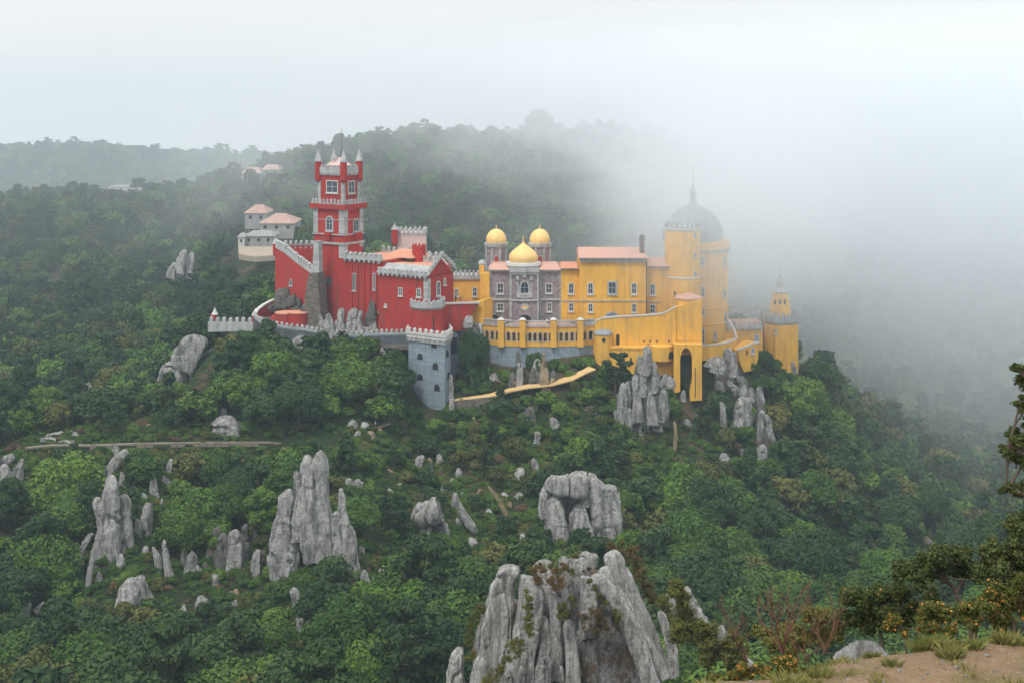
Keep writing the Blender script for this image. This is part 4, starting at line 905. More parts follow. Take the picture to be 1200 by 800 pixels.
def yellow_main():
    r = empty('yellow_palace', 'main yellow palace block with pale pink roof and grey corbelled eaves', 'palace', (X(720, 352), 352, -58))
    z = Z
    D = 352; x = lambda p: X(p, D)
    part('wall', MB().box(x(679.5), x(757), D, D+15, z(384, D), z(304, D)), M['yellow'], r)
    part('wall', MB().box(X(657.6, 354), X(681, 354), 354, 366, z(384, 354), z(316, 354)), M['yellow'], r)
    part('wall', MB().box(X(755, 354), X(785, 354), 354, 366, z(384, 354), z(313.5, 354)), M['yellow'], r)
    m = MB(); m.box(x(678.5), x(758), D-0.8, D+15.6, z(304, D), z(302, D)); m.box(X(657, 354), x(678.4), 353.4, 366.5, z(316, 354), z(314.3, 354)); m.box(x(758.1), X(785, 354), 353.3, 366.5, z(313.5, 354), z(311.8, 354))
    for i in range(42): m.box(x(680+i*1.84), x(680.95+i*1.84), D-0.62, D-0.02, z(307.6, D), z(304.2, D))
    part('cornice', m, M['trim'], r)
    part('roof', MB().prism([(x(678.2), D-1.0), (x(758.3), D-1.0), (x(758.3), D+16), (x(678.2), D+16)], z(302, D)+.003, z(291, D+6), [(x(678.9), D+6), (x(757), D+6), (x(757), D+9), (x(678.9), D+9)]), M['terracotta'], r)
    part('roof', MB().prism([(X(657, 354), 353), (x(678.1), 353), (x(678.1), 367), (X(657, 354), 367)], z(314.2, 354), z(309, 358), [(X(658, 354), 359), (x(678.1), 359), (x(678.1), 362), (X(658, 354), 362)]), M['orange'], r)
    part('roof', MB().prism([(x(758.4), 353), (X(783, 354), 353), (X(783, 354), 367), (x(758.4), 367)], z(311.7, 354), z(303, 359), [(x(758.5), 359), (X(783, 354), 359), (X(783, 354), 362), (x(758.5), 362)]), M['terracotta'], r)
    c = part('chimney', MB().box(x(751), x(756), 354.5, 356, z(303, D), z(283, D)), M['brown_stone'], r); part('chimney_pot', MB().lathe(x(753.5), 355, [(0.6, z(283, D)), (0.75, z(281, D)), (0.6, z(278, D)), (0.1, z(276, D))], 8), M['brown_stone'], c)
    f = Face((x(679), D), (x(757), D)); fl = Face((X(657, 354), 354), (X(681, 354), 354)); fr_ = Face((X(757, 354), 354), (X(785, 354), 354))
    for px in (692, 743): window(r, f, px, 338, 7.5, 14.5, 'arch', 'white', fr=0.3)
    window(r, f, 717.5, 337.5, 11.5, 16, 'rect', 'trim', fr=0.42); window(r, f, 692, 360.5, 6.5, 11, 'arch', 'white'); window(r, f, 743, 361, 6, 11, 'rect', 'white')
    window(r, fl, 669.3, 338, 7.5, 14, 'arch', 'white', fr=0.3); window(r, fl, 669.3, 360, 6.3, 10.5, 'rect', 'white'); window(r, fr_, 764.8, 339, 7.5, 14.5, 'arch', 'white', fr=0.3); window(r, fr_, 764.8, 362, 7, 11, 'rect', 'white')
    m = MB(); box_on(m, f, 680, 756.8, 352, 353.3, 0.0, 0.22); box_on(m, fl, 658, 679, 352, 353.3, 0.0, 0.2); box_on(m, fr_, 757.6, 774, 353, 354.3, 0.0, 0.2); part('string_course', m, M['trim'], r)
    window(r, f, 717, 373, 26, 16, 'point', 'trim', 'blue_tile', False, 0.5, False)
    part('downpipe', MB().tube([(x(757.6), D-0.2, z(304.6, D)), (x(757.6), D-0.2, z(372, D))], 0.12, 6), M['iron'], r)
yellow_main()

def yellow_towers():
    D = 356; cx = X(799.8, D); r = empty('yellow_round_tower', 'smooth tall yellow round tower with white ringed crown', 'tower', (cx, D, Z(408, D))); z = lambda p: Z(p, D)
    part('wall', MB().lathe(cx, D, [(4.4, z(412)), (4.38, z(268))], 40), M['yellow'], r, True)
    m = MB(); m.lathe(cx, D, [(4.4, z(270)), (4.6, z(268.5)), (4.6, z(266)), (4.45, z(265.5))], 40); part('cornice', m, M['white'], r)
    m = MB(); parapet(m, circle(cx, D, z(265.6), 4.4, 20), True, 0.35, 0.6, 0.4, 0.6, 0.35, False); part('parapet', m, M['trim'], r)
    m = MB(); m.lathe(cx, D, [(4.38, z(325)), (4.52, z(324.4)), (4.52, z(323.2)), (4.38, z(322.6))], 40); part('band', m, M['white'], r)
    for px, py in ((814, 276), (814.5, 299.5), (814.5, 321)): window(r, round_face(cx, D, 4.4, px), px, py, 3.2, 6, 'rect', 'white', 'blue_tile', False, 0.16, False)
    window(r, round_face(cx, D, 4.4, 791), 791, 344, 3, 6, 'rect', 'yellow', 'dark', False, 0.1, False)
    D = 368; cx = X(817, D); cd = X(812, D); r = empty('domed_drum_tower', 'massive yellow drum tower under a ribbed blue-grey dome, half lost in fog', 'tower', (cx, D, Z(408, D))); z2 = lambda p: Z(p, D)
    part('wall', MB().lathe(cx, D, [(7.95, z2(416)), (7.9, z2(291))], 56), M['yellow'], r, True)
    m = MB()
    for py in (320.5, 357, 375.5): m.lathe(cx, D, [(7.91, z2(py+.8)), (8.1, z2(py+.4)), (8.1, z2(py-.6)), (7.91, z2(py-1))], 56)
    m.lathe(cx, D, [(7.9, z2(292)), (8.4, z2(289)), (8.5, z2(284)), (8.2, z2(283.6)), (8.2, z2(281))], 56); part('cornice', m, M['yellow'], r)
    m = MB()
    for i in range(56):
        a = 2*math.pi*i/56; x_, y_ = cx+8.25*math.cos(a), D+8.25*math.sin(a); m.lathe(x_, y_, [(0.12, z2(294)), (0.24, z2(290))], 5)
    m.lathe(cx, D, [(8.0, z2(293.5)), (8.3, z2(290.5)), (8.0, z2(290))], 56); part('corbel_table', m, M['trim'], r)
    n = 64; v = []; f = []; prof = [(0, 8.0), (0.12, 8.2), (0.26, 8.15), (0.42, 7.7), (0.58, 6.85), (0.72, 5.6), (0.84, 4.2), (0.93, 2.7), (0.985, 1.3), (1.0, 0.5)]
    for h, rr in prof:
        for i in range(n):
            a = 2*math.pi*i/n; q = rr*(1.0+(0.028 if i % 4 == 0 else (-0.012 if i % 4 == 2 else 0))); v.append((cd+q*0.94*math.cos(a), D+q*0.94*math.sin(a), z2(282)+h*(z2(239)-z2(282))))
    for k in range(len(prof)-1):
        for i in range(n): f.append((k*n+i, k*n+(i+1) % n, (k+1)*n+(i+1) % n, (k+1)*n+i))
    f.append(tuple(range((len(prof)-1)*n, len(prof)*n))); m = MB(); m.add(v, f); part('dome', m, M['slate'], r, True)
    l = part('lantern', MB().lathe(cd, D, [(1.1, z2(240)), (1.0, z2(237)), (0.75, z2(236)), (0.75, z2(227)), (1.0, z2(226)), (0.95, z2(224)), (0.4, z2(221)), (0.2, z2(218))], 12), M['trim'], r)
    part('finial', MB().tube([(cd, D, z2(218.5)), (cd, D, z2(196))], 0.11, 6, 0.03), M['iron'], l)
    for px, py, h in ((823, 306, 12), (823.5, 342, 13), (824, 365, 10), (823.5, 393, 18)): window(r, round_face(cx, D, 7.93, px), px, py, 4.6, h, 'arch', 'white', fr=0.22)
    for px, py in ((849.2, 344), (850, 372), (849, 306), (838, 393)): window(r, round_face(cx, D, 7.93, px), px, py, 3, 11, 'arch', 'white', fr=0.2)
    D = 347; cx = X(807, D); r = empty('yellow_stair_turret', 'short yellow turret with pink conical cap in front of the round tower', 'turret', (cx, D, Z(400, D))); z3 = lambda p: Z(p, D)
    part('wall', MB().lathe(cx, D, [(3.3, z3(412)), (3.3, z3(350))], 28), M['yellow'], r, True)
    part('roof', MB().lathe(cx, D, [(3.3, z3(350)), (3.5, z3(349.2)), (3.3, z3(347.5)), (1.8, z3(345)), (0.2, z3(343))], 28), M['terracotta'], r)
    window(r, round_face(cx, D, 3.3, 802), 802.3, 365, 8, 11.5, 'rect', 'white', fr=0.3); window(r, round_face(cx, D, 3.3, 802), 802.6, 394.5, 5.5, 7.5, 'rect', 'white', fr=0.25)
yellow_towers()

def front_wall():
    r = empty('yellow_bastion_wall', 'great yellow bastion wall with white swept coping and a tall pointed arch', 'wall', (X(755, 344), 344, Z(436, 344)))
    f = PF(693, 345, 823, 342.5)
    top = [(694, 381), (700, 376), (706, 373.6), (720, 372.4), (745, 371), (768, 369.6), (777, 368.2), (784, 365), (792, 360.5)]
    m = MB(); wallpoly(m, f, top+[(792, 440), (694, 440)], 0, -2.2); wallpoly(m, f, [(792.01, 400), (822.6, 400), (822.6, 352), (792.01, 360)], -0.6, -2.6); part('wall', m, M['yellow'], r)
    m = MB(); wallpoly(m, f, [(a, b-1.6) for a, b in top]+[(a, b-0.02) for a, b in top[::-1]], 0.15, -0.7); part('coping', m, M['white'], r)
    g = PF(693, 342.6, 823, 340)
    m = MB(); box_on(m, g, 716, 757, 409, 438, 0, -2.4); part('lower_wall', m, M['yellow'], r); m = MB(); box_on(m, g, 714, 757.5, 406.6, 408.9, 0.2, -2.4); box_on(m, g, 757.6, 792, 403.4, 404.8, -2.2, -2.6); part('ledge', m, M['yellow'], r)
    m = MB(); arch = [(797+7*(1-math.cos(t)), 422-15*math.sin(t)) for t in [i*math.pi/12 for i in range(13)]]
    wallpoly(m, g, [(789.5, 403), (822.5, 403), (822.5, 468), (808.5, 469), (808.2, 458), (811, 446)]+[(a, b) for a, b in arch[::-1]]+[(797, 458), (789.5, 460)], 0.6, -3.6)
    part('buttress_arch', m, M['yellow'], r); part('painted_groove', box_on(MB(), g, 814.2, 815.2, 430, 465, 0.55, 0.615), M['dark'], r)  # the groove is a dark strip, its inner shade put into the colour
    x, y, _z = g.pt(776, 418); part('bartizan', MB().lathe(x, y+2.2, [(0.3, Z(430, 342)), (1.2, Z(426.5, 342)), (2.9, Z(422, 342)), (2.95, Z(405, 342)), (2.0, Z(404, 342))], 20), M['yellow'], r, True)
    opening(r, round_face(x, y+2.2, 2.96, 786.5), 786.5, 416, 5, 9, 'arch', 'opening')
    D = 343.5; cx = X(707, D); t = part('corner_bastion', MB().lathe(cx, D, [(2.15, Z(442, D)), (2.1, Z(391.5, D))], 20), M['yellow'], r, True)
    part('half_dome', MB().lathe(cx, D, [(2.3, Z(391.4, D)), (2.25, Z(390, D)), (1.6, Z(387.3, D)), (0.6, Z(386, D)), (0.05, Z(385.7, D))], 20), M['slate'], t, True)
    opening(r, round_face(cx, D, 2.13, 707.5), 707.5, 398.5, 4.6, 5, 'round', 'opening')
    fl = Face(f.xy(0), f.xy(f.L)); opening(r, f, 724, 398, 4, 13, 'arch', 'opening'); opening(r, g, 731, 421, 2, 4, 'rect', 'slit'); opening(r, g, 739.5, 421, 2, 4.5, 'rect', 'slit')
    for px in (755, 762, 770, 784): opening(r, f, px, 399.6, 2.2, 2.2, 'rect', 'slit')
    r = empty('curved_yellow_wall', 'low yellow wall with white coping curling round the foot of the drum tower', 'wall', (X(845, 351), 351, Z(416, 351)))
    pts = [(822, 346, 405.5), (832, 347, 405), (845, 350, 403.5), (856, 354, 401), (863, 358, 397.5)]; m = MB(); q = MB()
    for (a, Da, ya), (b, Db, yb) in zip(pts[:-1], pts[1:]):
        h = PF(a, Da, b, Db); wallpoly(m, h, [(a, ya), (b, yb), (b, yb+17), (a, ya+17)], 0, -2); wallpoly(q, h, [(a, ya-1.5), (b, yb-1.5), (b, yb-.02), (a, ya-.02)], 0.15, -0.5)
    part('wall', m, M['yellow'], r); part('coping', q, M['white'], r)
    h = PF(822, 346, 845, 350)
    for px in (829.5, 832.5, 835.5): opening(r, h, px, 411.5, 1.9, 3.6, 'arch', 'loophole')
    m = MB(); m.tube([W(863, 397, 358), W(861, 388, 359), W(857, 380, 360), W(853, 375, 361)], 0.35, 6); part('stair_rail', m, M['white'], r)
    r = empty('yellow_spur_building', 'narrow yellow spur building with two blue windows above the right crags', 'annex', (X(876, 354), 354, Z(425, 354)))
    f = PF(864, 353, 890, 355.5); m = MB(); wallpoly(m, f, [(865, 411), (875, 407), (884, 403), (889, 402), (888.5, 420), (884, 433), (872, 436), (867, 424)], 0, -5); part('wall', m, M['yellow'], r)
    m = MB(); wallpoly(m, f, [(864.5, 409), (875, 405), (884, 401), (889.5, 400), (889.5, 401.9), (884, 402.9), (875, 406.9), (864.5, 410.9)], 0.15, -0.5); part('coping', m, M['white'], r)
    window(r, f, 882, 410.5, 4, 7.5, 'arch', 'white', 'blue_tile', False, 0.15); window(r, f, 875, 413, 3, 7, 'rect', 'yellow', 'dark', False, 0.12)
    r = empty('pink_roofed_range', 'low yellow range with pink roof and pale double parapet next to the corner turret', 'annex', (X(872, 364), 364, Z(406, 364)))
    D = 364; part('wall', MB().box(X(848, D), X(894, D), D, D+9, Z(412, D), Z(385, D)), M['yellow'], r)
    m = MB(); parapet(m, [(X(851, D), D-0.2, Z(385, D)), (X(894, D), D-0.2, Z(385, D))], False, 0.9, 0.8, 0.5, 0.8, 0.5); part('parapet', m, M['trim'], r); m = MB(); parapet(m, [(X(852, D), D+9, Z(371, D)), (X(880, D), D+9, Z(371, D)), (X(897, D), D+8, Z(368, D))], False, 0.5, 0.8, 0.6, 0.9, 0.5, False); part('parapet', m, M['trim'], r)
    part('roof', MB().prism([(X(851, D), D+0.5), (X(895, D), D+0.5), (X(895, D), D+9), (X(851, D), D+9)], Z(385, D), Z(374, D+8), [(X(851, D), D+7), (X(895, D), D+7), (X(895, D), D+8.5), (X(851, D), D+8.5)]), M['terracotta'], r)
    window(r, Face((X(850, D), D), (X(894, D), D)), 887, 396.5, 5.5, 9.5, 'arch', 'white', 'blue_tile', True, 0.2)
    D = 369; cx = X(914, D); z = lambda p: Z(p, D); r = empty('yellow_corner_turret', 'octagonal yellow corner turret with pale crown and small lantern at the far right', 'turret', (cx, D, z(430)))
    a0 = math.pi/8; a1 = a0+2*math.pi
    part('wall', MB().lathe(cx, D, [(4.75, z(436)), (4.7, z(377))], 8, a0, a1), M['yellow'], r)
    m = MB(); m.lathe(cx, D, [(4.7, z(378)), (5.1, z(375)), (5.15, z(369))], 8, a0, a1); parapet(m, [(cx+4.95*math.cos(a0+i*math.pi/4), D+4.95*math.sin(a0+i*math.pi/4), z(369)) for i in range(8)], True, 0.2, 0.65, 0.4, 0.8, 0.4); part('crown', m, M['trim'], r)
    part('upper_drum', MB().lathe(cx, D, [(2.9, z(371)), (2.6, z(360)), (1.85, z(343))], 20), M['yellow'], r, True)
    l = part('lantern', MB().lathe(cx, D, [(1.9, z(343)), (2.1, z(341.5)), (1.2, z(339)), (0.8, z(337)), (0.75, z(331)), (1.0, z(330)), (0.5, z(327)), (0.3, z(324))], 12), M['trim'], r)
    part('finial', MB().tube([(cx, D, z(324.5)), (cx, D, z(316))], 0.09, 5, 0.03), M['iron'], l)
    fo = Face((cx-1, D-4.7*math.cos(a0)), (cx+1, D-4.7*math.cos(a0)))
    m = MB(); t0 = fo.t(915); plate(m, outline(2.9, 8.5, 'rect'), fo, t0, z(404), -0.05, 0.15); part('panel', m, M['yellow'], r)
    window(r, fo, 909, 389, 3.6, 6.5, 'rect', 'trim', 'glass', False, 0.15); 
    for px in (908, 914, 920): opening(r, round_face(cx, D, 2.55, px), px, 354, 2.0, 6, 'arch', 'slit')
front_wall()

def arcade():
    r = empty('arcade_terrace', 'curved yellow arcade terrace with pale balustrade over a blue-grey retaining wall', 'terrace', (X(630, 342), 342, Z(442, 342)))
    pts = [(561.5, 346.5), (586, 343.6), (612, 342.2), (648, 342.0), (680, 343.3), (697, 345)]
    wal = MB(); ret = MB(); bal = MB(); back = MB(); flo = MB()
    for k, ((a, Da), (b, Db)) in enumerate(zip(pts[:-1], pts[1:])):
        f = PF(a, Da, b, Db); tm = f.L/2
        def seg(mb, p0, p1, y0, y1, d0, d1):
            t0, t1 = f.t(p0), f.t(p1); mb.prism([f.xy(t0, d0), f.xy(t1, d0), f.xy(t1, d1), f.xy(t0, d1)], [Z(y1, 343)]*4, [Z(y0, 343)]*4)
        seg(wal, a, b, 399.5, 405.5, 0, -0.6); seg(wal, a, b, 383, 388.5, 0, -0.6)
        seg(ret, a, b, 405.52, 448, -0.12, -3.0); seg(back, a, b, 388.5, 399.5, -2.8, -3.4); seg(flo, a, b, 382.2, 382.98, 0.2, -9.5 if k < 4 else -6)
        n = (4, 4, 6, 5, 2)[k]; st = (b-a)/n
        for i in range(n+1):
            c = a+i*st; hw = st*0.19
            p0 = max(a, c-hw); p1 = min(b, c+hw); seg(wal, p0, p1, 388.5, 399.5, 0, -0.5)
        for i in range(n):       # pale round-headed surrounds
            c = a+(i+.5)*st; t0 = f.t(c); wm = abs(f.t(c+st*0.31)-f.t(c-st*0.31)); m = bal
            ring(m, outline(wm+0.3, 2.28, 'arch'), outline(wm+0.3, 2.28, 'arch', 0.16), f, t0, (Z(388.5, 343)+Z(399.5, 343))/2, -0.1, 0.07)
            # spandrels above the arch
        seg(bal, a, b, 380.9, 382.1, 0.1, -0.35); seg(bal, a, b, 375.2, 376.4, 0.1, -0.3)
        nb = int((b-a)/1.7)
        for i in range(nb): c = a+(i+.5)*(b-a)/nb; seg(bal, c-0.42, c+0.42, 376.45, 380.85, 0.02, -0.22)
    part('arcade_wall', wal, M['yellow'], r); part('retaining_wall', ret, M['blue_wall'], r); part('balustrade', bal, M['trim'], r); part('gallery_back', back, M['yellow'], r); part('terrace_floor', flo, M['terracotta'], r)
    for px, D in ((587, 343.4), (612.3, 342.1), (648.5, 342), (680, 343.2)):
        x = X(px, D); p = part('pillar', MB().box(x-0.72, x+0.72, D-0.75, D+0.4, Z(406, D), Z(374.5, D)), M['yellow'], r); part('pillar_cap', MB().prism([(x-.85, D-.88), (x+.85, D-.88), (x+.85, D+.53), (x-.85, D+.53)], Z(374.5, D), Z(372, D), [(x-.3, D-.3), (x+.3, D-.3), (x+.3, D), (x-.3, D)]), M['white'], p)
    # bridge balustrade toward the bastion wall
    f = PF(694, 350, 705, 349); m = MB(); box_on(m, f, 686, 700, 375, 382, 0, -0.4); part('end_balustrade', m, M['trim'], r)
arcade()
# ------------------------------------------------------------------ granite
def vn3(p, s=0):
    i = np.floor(p); f = p-i; f = f*f*(3-2*f); i = i.astype(np.int64); r = 0
    for dx in (0, 1):
        for dy in (0, 1):
            for dz in (0, 1):
                h = ((i[:, 0]+dx)*374761393+(i[:, 1]+dy)*668265263+(i[:, 2]+dz)*2147483629+s*982451653) & 0x7fffffff
                h = ((h ^ (h >> 13))*1274126177) & 0x7fffffff; h = ((h ^ (h >> 16)) & 0xffff)/65535.0
                r = r+h*(f[:, 0] if dx else 1-f[:, 0])*(f[:, 1] if dy else 1-f[:, 1])*(f[:, 2] if dz else 1-f[:, 2])
    return r-0.5
def granite(name, base=0.44, dark=0.35, k=1.0, moss=0.5, brown=0.2, tint=(1, 0.985, 0.955)):
    m, t, b = nodes(name); g = t.nodes.new('ShaderNodeNewGeometry'); p = g.outputs['Position']
    c3 = lambda v: tuple(v*x for x in tint)
    c = mixc(t, tex(t, 0.5*k, 8, 0.72, p), c3(base*0.5), c3(base*1.3))
    sp = ramp(t, tex(t, 3.2*k, 8, 0.8, p), [(0.47, (0, 0, 0)), (0.60, (1, 1, 1))])           # lichen speckle
    c = mixc(t, mth(t, 'MULTIPLY', sp, dark), c, (0.10, 0.10, 0.095))
    wl = ramp(t, tex(t, 1.4*k, 8, 0.8, p, 0.6), [(0.56, (0, 0, 0)), (0.64, (1, 1, 1))])
    c = mixc(t, mth(t, 'MULTIPLY', wl, 0.5), c, c3(min(0.72, base*1.55)))
    st = ramp(t, tex(t, 1.0*k, 6, 0.7, coords(t, (1.5, 1.5, 0.3))), [(0.47, (0, 0, 0)), (0.58, (1, 1, 1))])   # dark striation, also painting the shade of vertical cracks
    c = mixc(t, mth(t, 'MULTIPLY', st, 0.65*dark+0.2), c, (0.085, 0.082, 0.078))
    br = ramp(t, tex(t, 0.33*k, 6, 0.7, p), [(0.50, (0, 0, 0)), (0.60, (1, 1, 1))])
    c = mixc(t, mth(t, 'MULTIPLY', br, brown), c, (0.16, 0.10, 0.06))
    if moss:
        s = t.nodes.new('ShaderNodeSeparateXYZ'); t.links.new(g.outputs['Normal'], s.inputs[0])
        up = mth(t, 'MULTIPLY', mth(t, 'SUBTRACT', s.outputs['Z'], 0.25), 2.2, True)
        mm = ramp(t, tex(t, 0.9*k, 7, 0.75, p), [(0.50, (0, 0, 0)), (0.60, (1, 1, 1))])
        mc = mixc(t, tex(t, 2.5*k, 5, 0.7, p), (0.05, 0.06, 0.015), (0.14, 0.12, 0.04))
        c = mixc(t, mth(t, 'MULTIPLY', mth(t, 'MULTIPLY', mm, up), moss), c, mc)
    t.links.new(c, b.inputs['Base Color']); rough(b, 0.9, 0.2)
    hgt = mth(t, 'ADD', tex(t, 2.2*k, 10, 0.78, p), mth(t, 'MULTIPLY', tex(t, 1.1*k, 5, 0.7, coords(t, (2.2, 2.2, 0.25))), 0.9))
    bump(t, b, hgt, 1.0, 0.5/k)
    return m
G = {'near': granite('granite_close', 0.68, 0.55, 1.6, 0.6, 0.18), 'nearbrown': granite('granite_brown_lichen', 0.46, 0.85, 1.6, 0.4, 0.75), 'mid': granite('granite_mid', 0.60, 0.6, 0.8, 0.5, 0.12),
     'far': granite('granite_far', 0.54, 0.6, 0.6, 0.4, 0.12), 'darkrock': granite('granite_dark', 0.20, 0.5, 0.8, 0.5, 0.3), 'pale': granite('granite_pale', 0.56, 0.25, 0.8, 0.0, 0.1), 'tan': granite('tan_rock', 0.42, 0.2, 0.8, 0.0, 0.1, (1.05, 0.8, 0.5))}  # granite_dark: real dark rock, and backing masses that paint shaded gaps
def slab_mesh(a, b, w, seed, th=0.9, mid=None, n=22, m=26, rough_=1.0, point=0.0, ncut=7):
    """a rounded granite finger from foot a to head b, w wide"""
    rg = np.random.default_rng(seed); a = np.array(a); b = np.array(b); L = np.linalg.norm(b-a)
    c = np.array(mid) if mid is not None else (a+b)/2+np.array([rg.normal()*0.05*L, 0, 0])
    t = np.linspace(0, 1, m)**0.85; tt = t[:, None]; sp = (1-tt)**2*a+2*tt*(1-tt)*(2*c-(a+b)/2)+tt**2*b
    e = w/L*0.5; q = np.clip((1-t)/max(0.12, min(0.75, e*1.25)), 0, 1); prof = np.sqrt(np.clip(1-(1-q)**2.3, 0, 1))
    prof *= ((1.12-0.38*t) if ncut > 2 else (1.0-0.18*t))*(1-point*t); q2 = np.clip(t/0.25, 0, 1); prof *= 0.86+0.14*q2; prof[-1] = 0.02
    an = np.linspace(0, 2*np.pi, n, endpoint=False)+rg.random(); ex = 2/3.4
    cx = np.sign(np.cos(an))*np.abs(np.cos(an))**ex; cy = np.sign(np.sin(an))*np.abs(np.sin(an))**ex
    lob = 1+0.10*np.cos(an*2+rg.random()*6)+0.07*np.cos(an*3+rg.random()*6)+0.05*np.cos(an*5+rg.random()*6)
    d = (b-a)/L; u = np.array([1.0, 0, 0])-d*d[0]; u /= np.linalg.norm(u); v = np.cross(d, u)
    r = w/2*prof[:, None]*lob[None]
    P3 = sp[:, None]+u*(r*cx)[..., None]+v*(r*th*cy)[..., None]; P = P3.reshape(-1, 3)
    for _ in range(ncut):                   # flat joint faces cut the rounded body
        ph = rg.random()*6.283; nrm = u*np.cos(ph)+v*np.sin(ph)+d*rg.normal()*0.28; nrm /= np.linalg.norm(nrm)
        h0 = (0.34+0.14*rg.random())*w*(abs(np.cos(ph))+th*abs(np.sin(ph))); rel = P-np.repeat(sp, n, 0); e_ = rel@nrm-h0
        P = P-np.where(e_ > 0, e_*0.8, 0)[:, None]*nrm
    P3 = P.reshape(m, n, 3); out = (P3-sp[:, None]).reshape(-1, 3); ln = np.linalg.norm(out, axis=1)[:, None]+1e-6; out /= ln
    ln0 = 1
    s = w; an3 = np.array([1, 1, 0.35])
    dsp = 0.10*(0.22-np.abs(vn3(P/s*np.array([2.1, 2.1, 0.6]), seed+21)))*2.2+0.06*(0.22-np.abs(vn3(P/s*np.array([4.6, 4.6, 2.2]), seed+22)))*2.2
    dsp += 0.16*vn3(P/s*1.7*an3, seed)+0.16*vn3(P/s*3.5*an3, seed+1)+0.09*vn3(P/s*8*an3, seed+2)+0.035*vn3(P/s*17, seed+3)
    cr = np.abs(vn3(P/s*1.9*np.array([1, 1, 0.2]), seed+7)); dsp -= 0.20*np.clip(1-cr/0.05, 0, 1)                # long clefts
    cr = np.abs(vn3(P/s*1.1*np.array([0.6, 0.6, 1.4]), seed+9)); dsp -= 0.06*np.clip(1-cr/0.03, 0, 1)             # cross joints
    P = P+out*(dsp*s*rough_)[:, None]*np.minimum(1, ln/(0.25*w))
    idx = np.arange(n*m).reshape(m, n); f = np.stack([idx[:-1], np.roll(idx[:-1], -1, 1), np.roll(idx[1:], -1, 1), idx[1:]], -1).reshape(-1, 4)
    me = mesh_np('slab', P, f)
    me.polygons.foreach_set('use_smooth', [True]*len(me.polygons)); me.set_sharp_from_angle(angle=R(38)); return me
_rs = [1000]; FEET = []
_SD = np.arange(185.0, 352.0, 1.5)
def snap_depth(px, py, fallback):
    """depth at which the sight line through a picture point meets the land"""
    z = ground_z((px-600)*_SD/F, _SD); hit = np.nonzero(z >= (H0-py)*_SD/F)[0]
    return float(_SD[hit[0]]) if len(hit) and abs(_SD[hit[0]]-fallback) < 48 else fallback
ONE = {'wall_cliff', 'fist_outcrop', 'boulder_pile', 'split_spire', 'low_boulder'}
_dm = {}
def dmin(name, rows, cvt, D):
    if name not in _dm:
        d = [snap_depth(*cvt(r[2], r[3]), D) for r in rows if not (len(r) > 5 and r[5].get('d', 0) >= 2)]; _dm[name] = sum(sorted(d)[:3])/3 if name in ONE else max(d)
    return _dm[name]
STAY = {'granite_outcrop', 'leaning_slab', 'hidden_rocks', 'forest_crag', 'terrace_boulders', 'courtyard_boulders', 'garden_rocks', 'tan_rock_figure', 'ledge_boulder', 'rampart_cliff', 'turret_crag'}
def outcrop(name, label, cat, D, org, sc, rows, mat='mid', dj=1.5, hi=1.0, sink=0.25):
    """rows in crop units: (x top, y top, x foot, y foot, width[, dict])"""
    ox, oy = org; cvt = lambda x, y: (ox+x/sc, oy+y/sc)
    xs = [cvt(r[0], r[1])[0] for r in rows]; fy = max(cvt(r[2], r[3])[1] for r in rows)
    root = empty(name, label, cat, W(sum(xs)/len(xs), fy, D)); inv = Matrix.Translation(root.location).inverted()
    for r in rows:
        _rs[0] += 1; k = r[5] if len(r) > 5 else {}; rg = random.Random(_rs[0]); Dk = D+k.get('d', rg.uniform(-dj, dj))
        tx, ty = cvt(r[0], r[1]); bx, by = cvt(r[2], r[3])
        if name in ONE or (name not in STAY and k.get('d', 0) >= 2): Dk = dmin(name, rows, cvt, D)+k.get('d', 0)
        elif name not in STAY: Dk = snap_depth(bx, by, D)+k.get('d', 0)*0.4
        wp = r[4]/sc
        if D > 30 and k.get('mat', mat) != 'darkrock' and k.get('d', 0) < 3: KEEP.append((min(tx, bx)-wp*0.15, min(ty, by)+1, max(tx, bx)+wp*0.15, max(ty, by)-0.38*abs(by-ty), Dk))
        w_ = r[4]/sc*Dk/F*((1.22 if r[4]/sc > 8 else 1.45) if name not in ('granite_outcrop', 'tan_rock_figure') else 1.1)
        top = W(tx, ty, Dk); bot = W(bx, by, Dk); L = (top-bot).length; bot = bot+(bot-top).normalized()*sink*min(L, 4*w_)
        if 200 < Dk < 345 and name not in ('tan_rock_figure', 'garden_rocks'): FEET.append((W(bx, by, Dk)[:], w_))
        mid = None
        if 'm' in k: mx, my = cvt(*k['m']); mid = W(mx, my, Dk)
        big = w_*F/Dk > 14
        pt = k.get('pt', rg.uniform(0.05, 0.5) if 'n' not in k else rg.uniform(0, .15))
        me = slab_mesh(tuple(bot), tuple(top), w_, _rs[0], k.get('th', rg.uniform(0.7, 1.1) if k.get('d', 0) < 2.9 else 0.35), mid, int((34 if big else 20)*hi), int((46 if big else 26)*hi), max(0.8 if name != 'granite_outcrop' else 0.45, k.get('r', 1.0)*(1 if name != 'granite_outcrop' else 0.75)), pt, 7 if name != 'granite_outcrop' else 2)
        o = link(k.get('n', 'slab'), me, G[k.get('mat', mat)], root); o.matrix_parent_inverse = inv
    return root

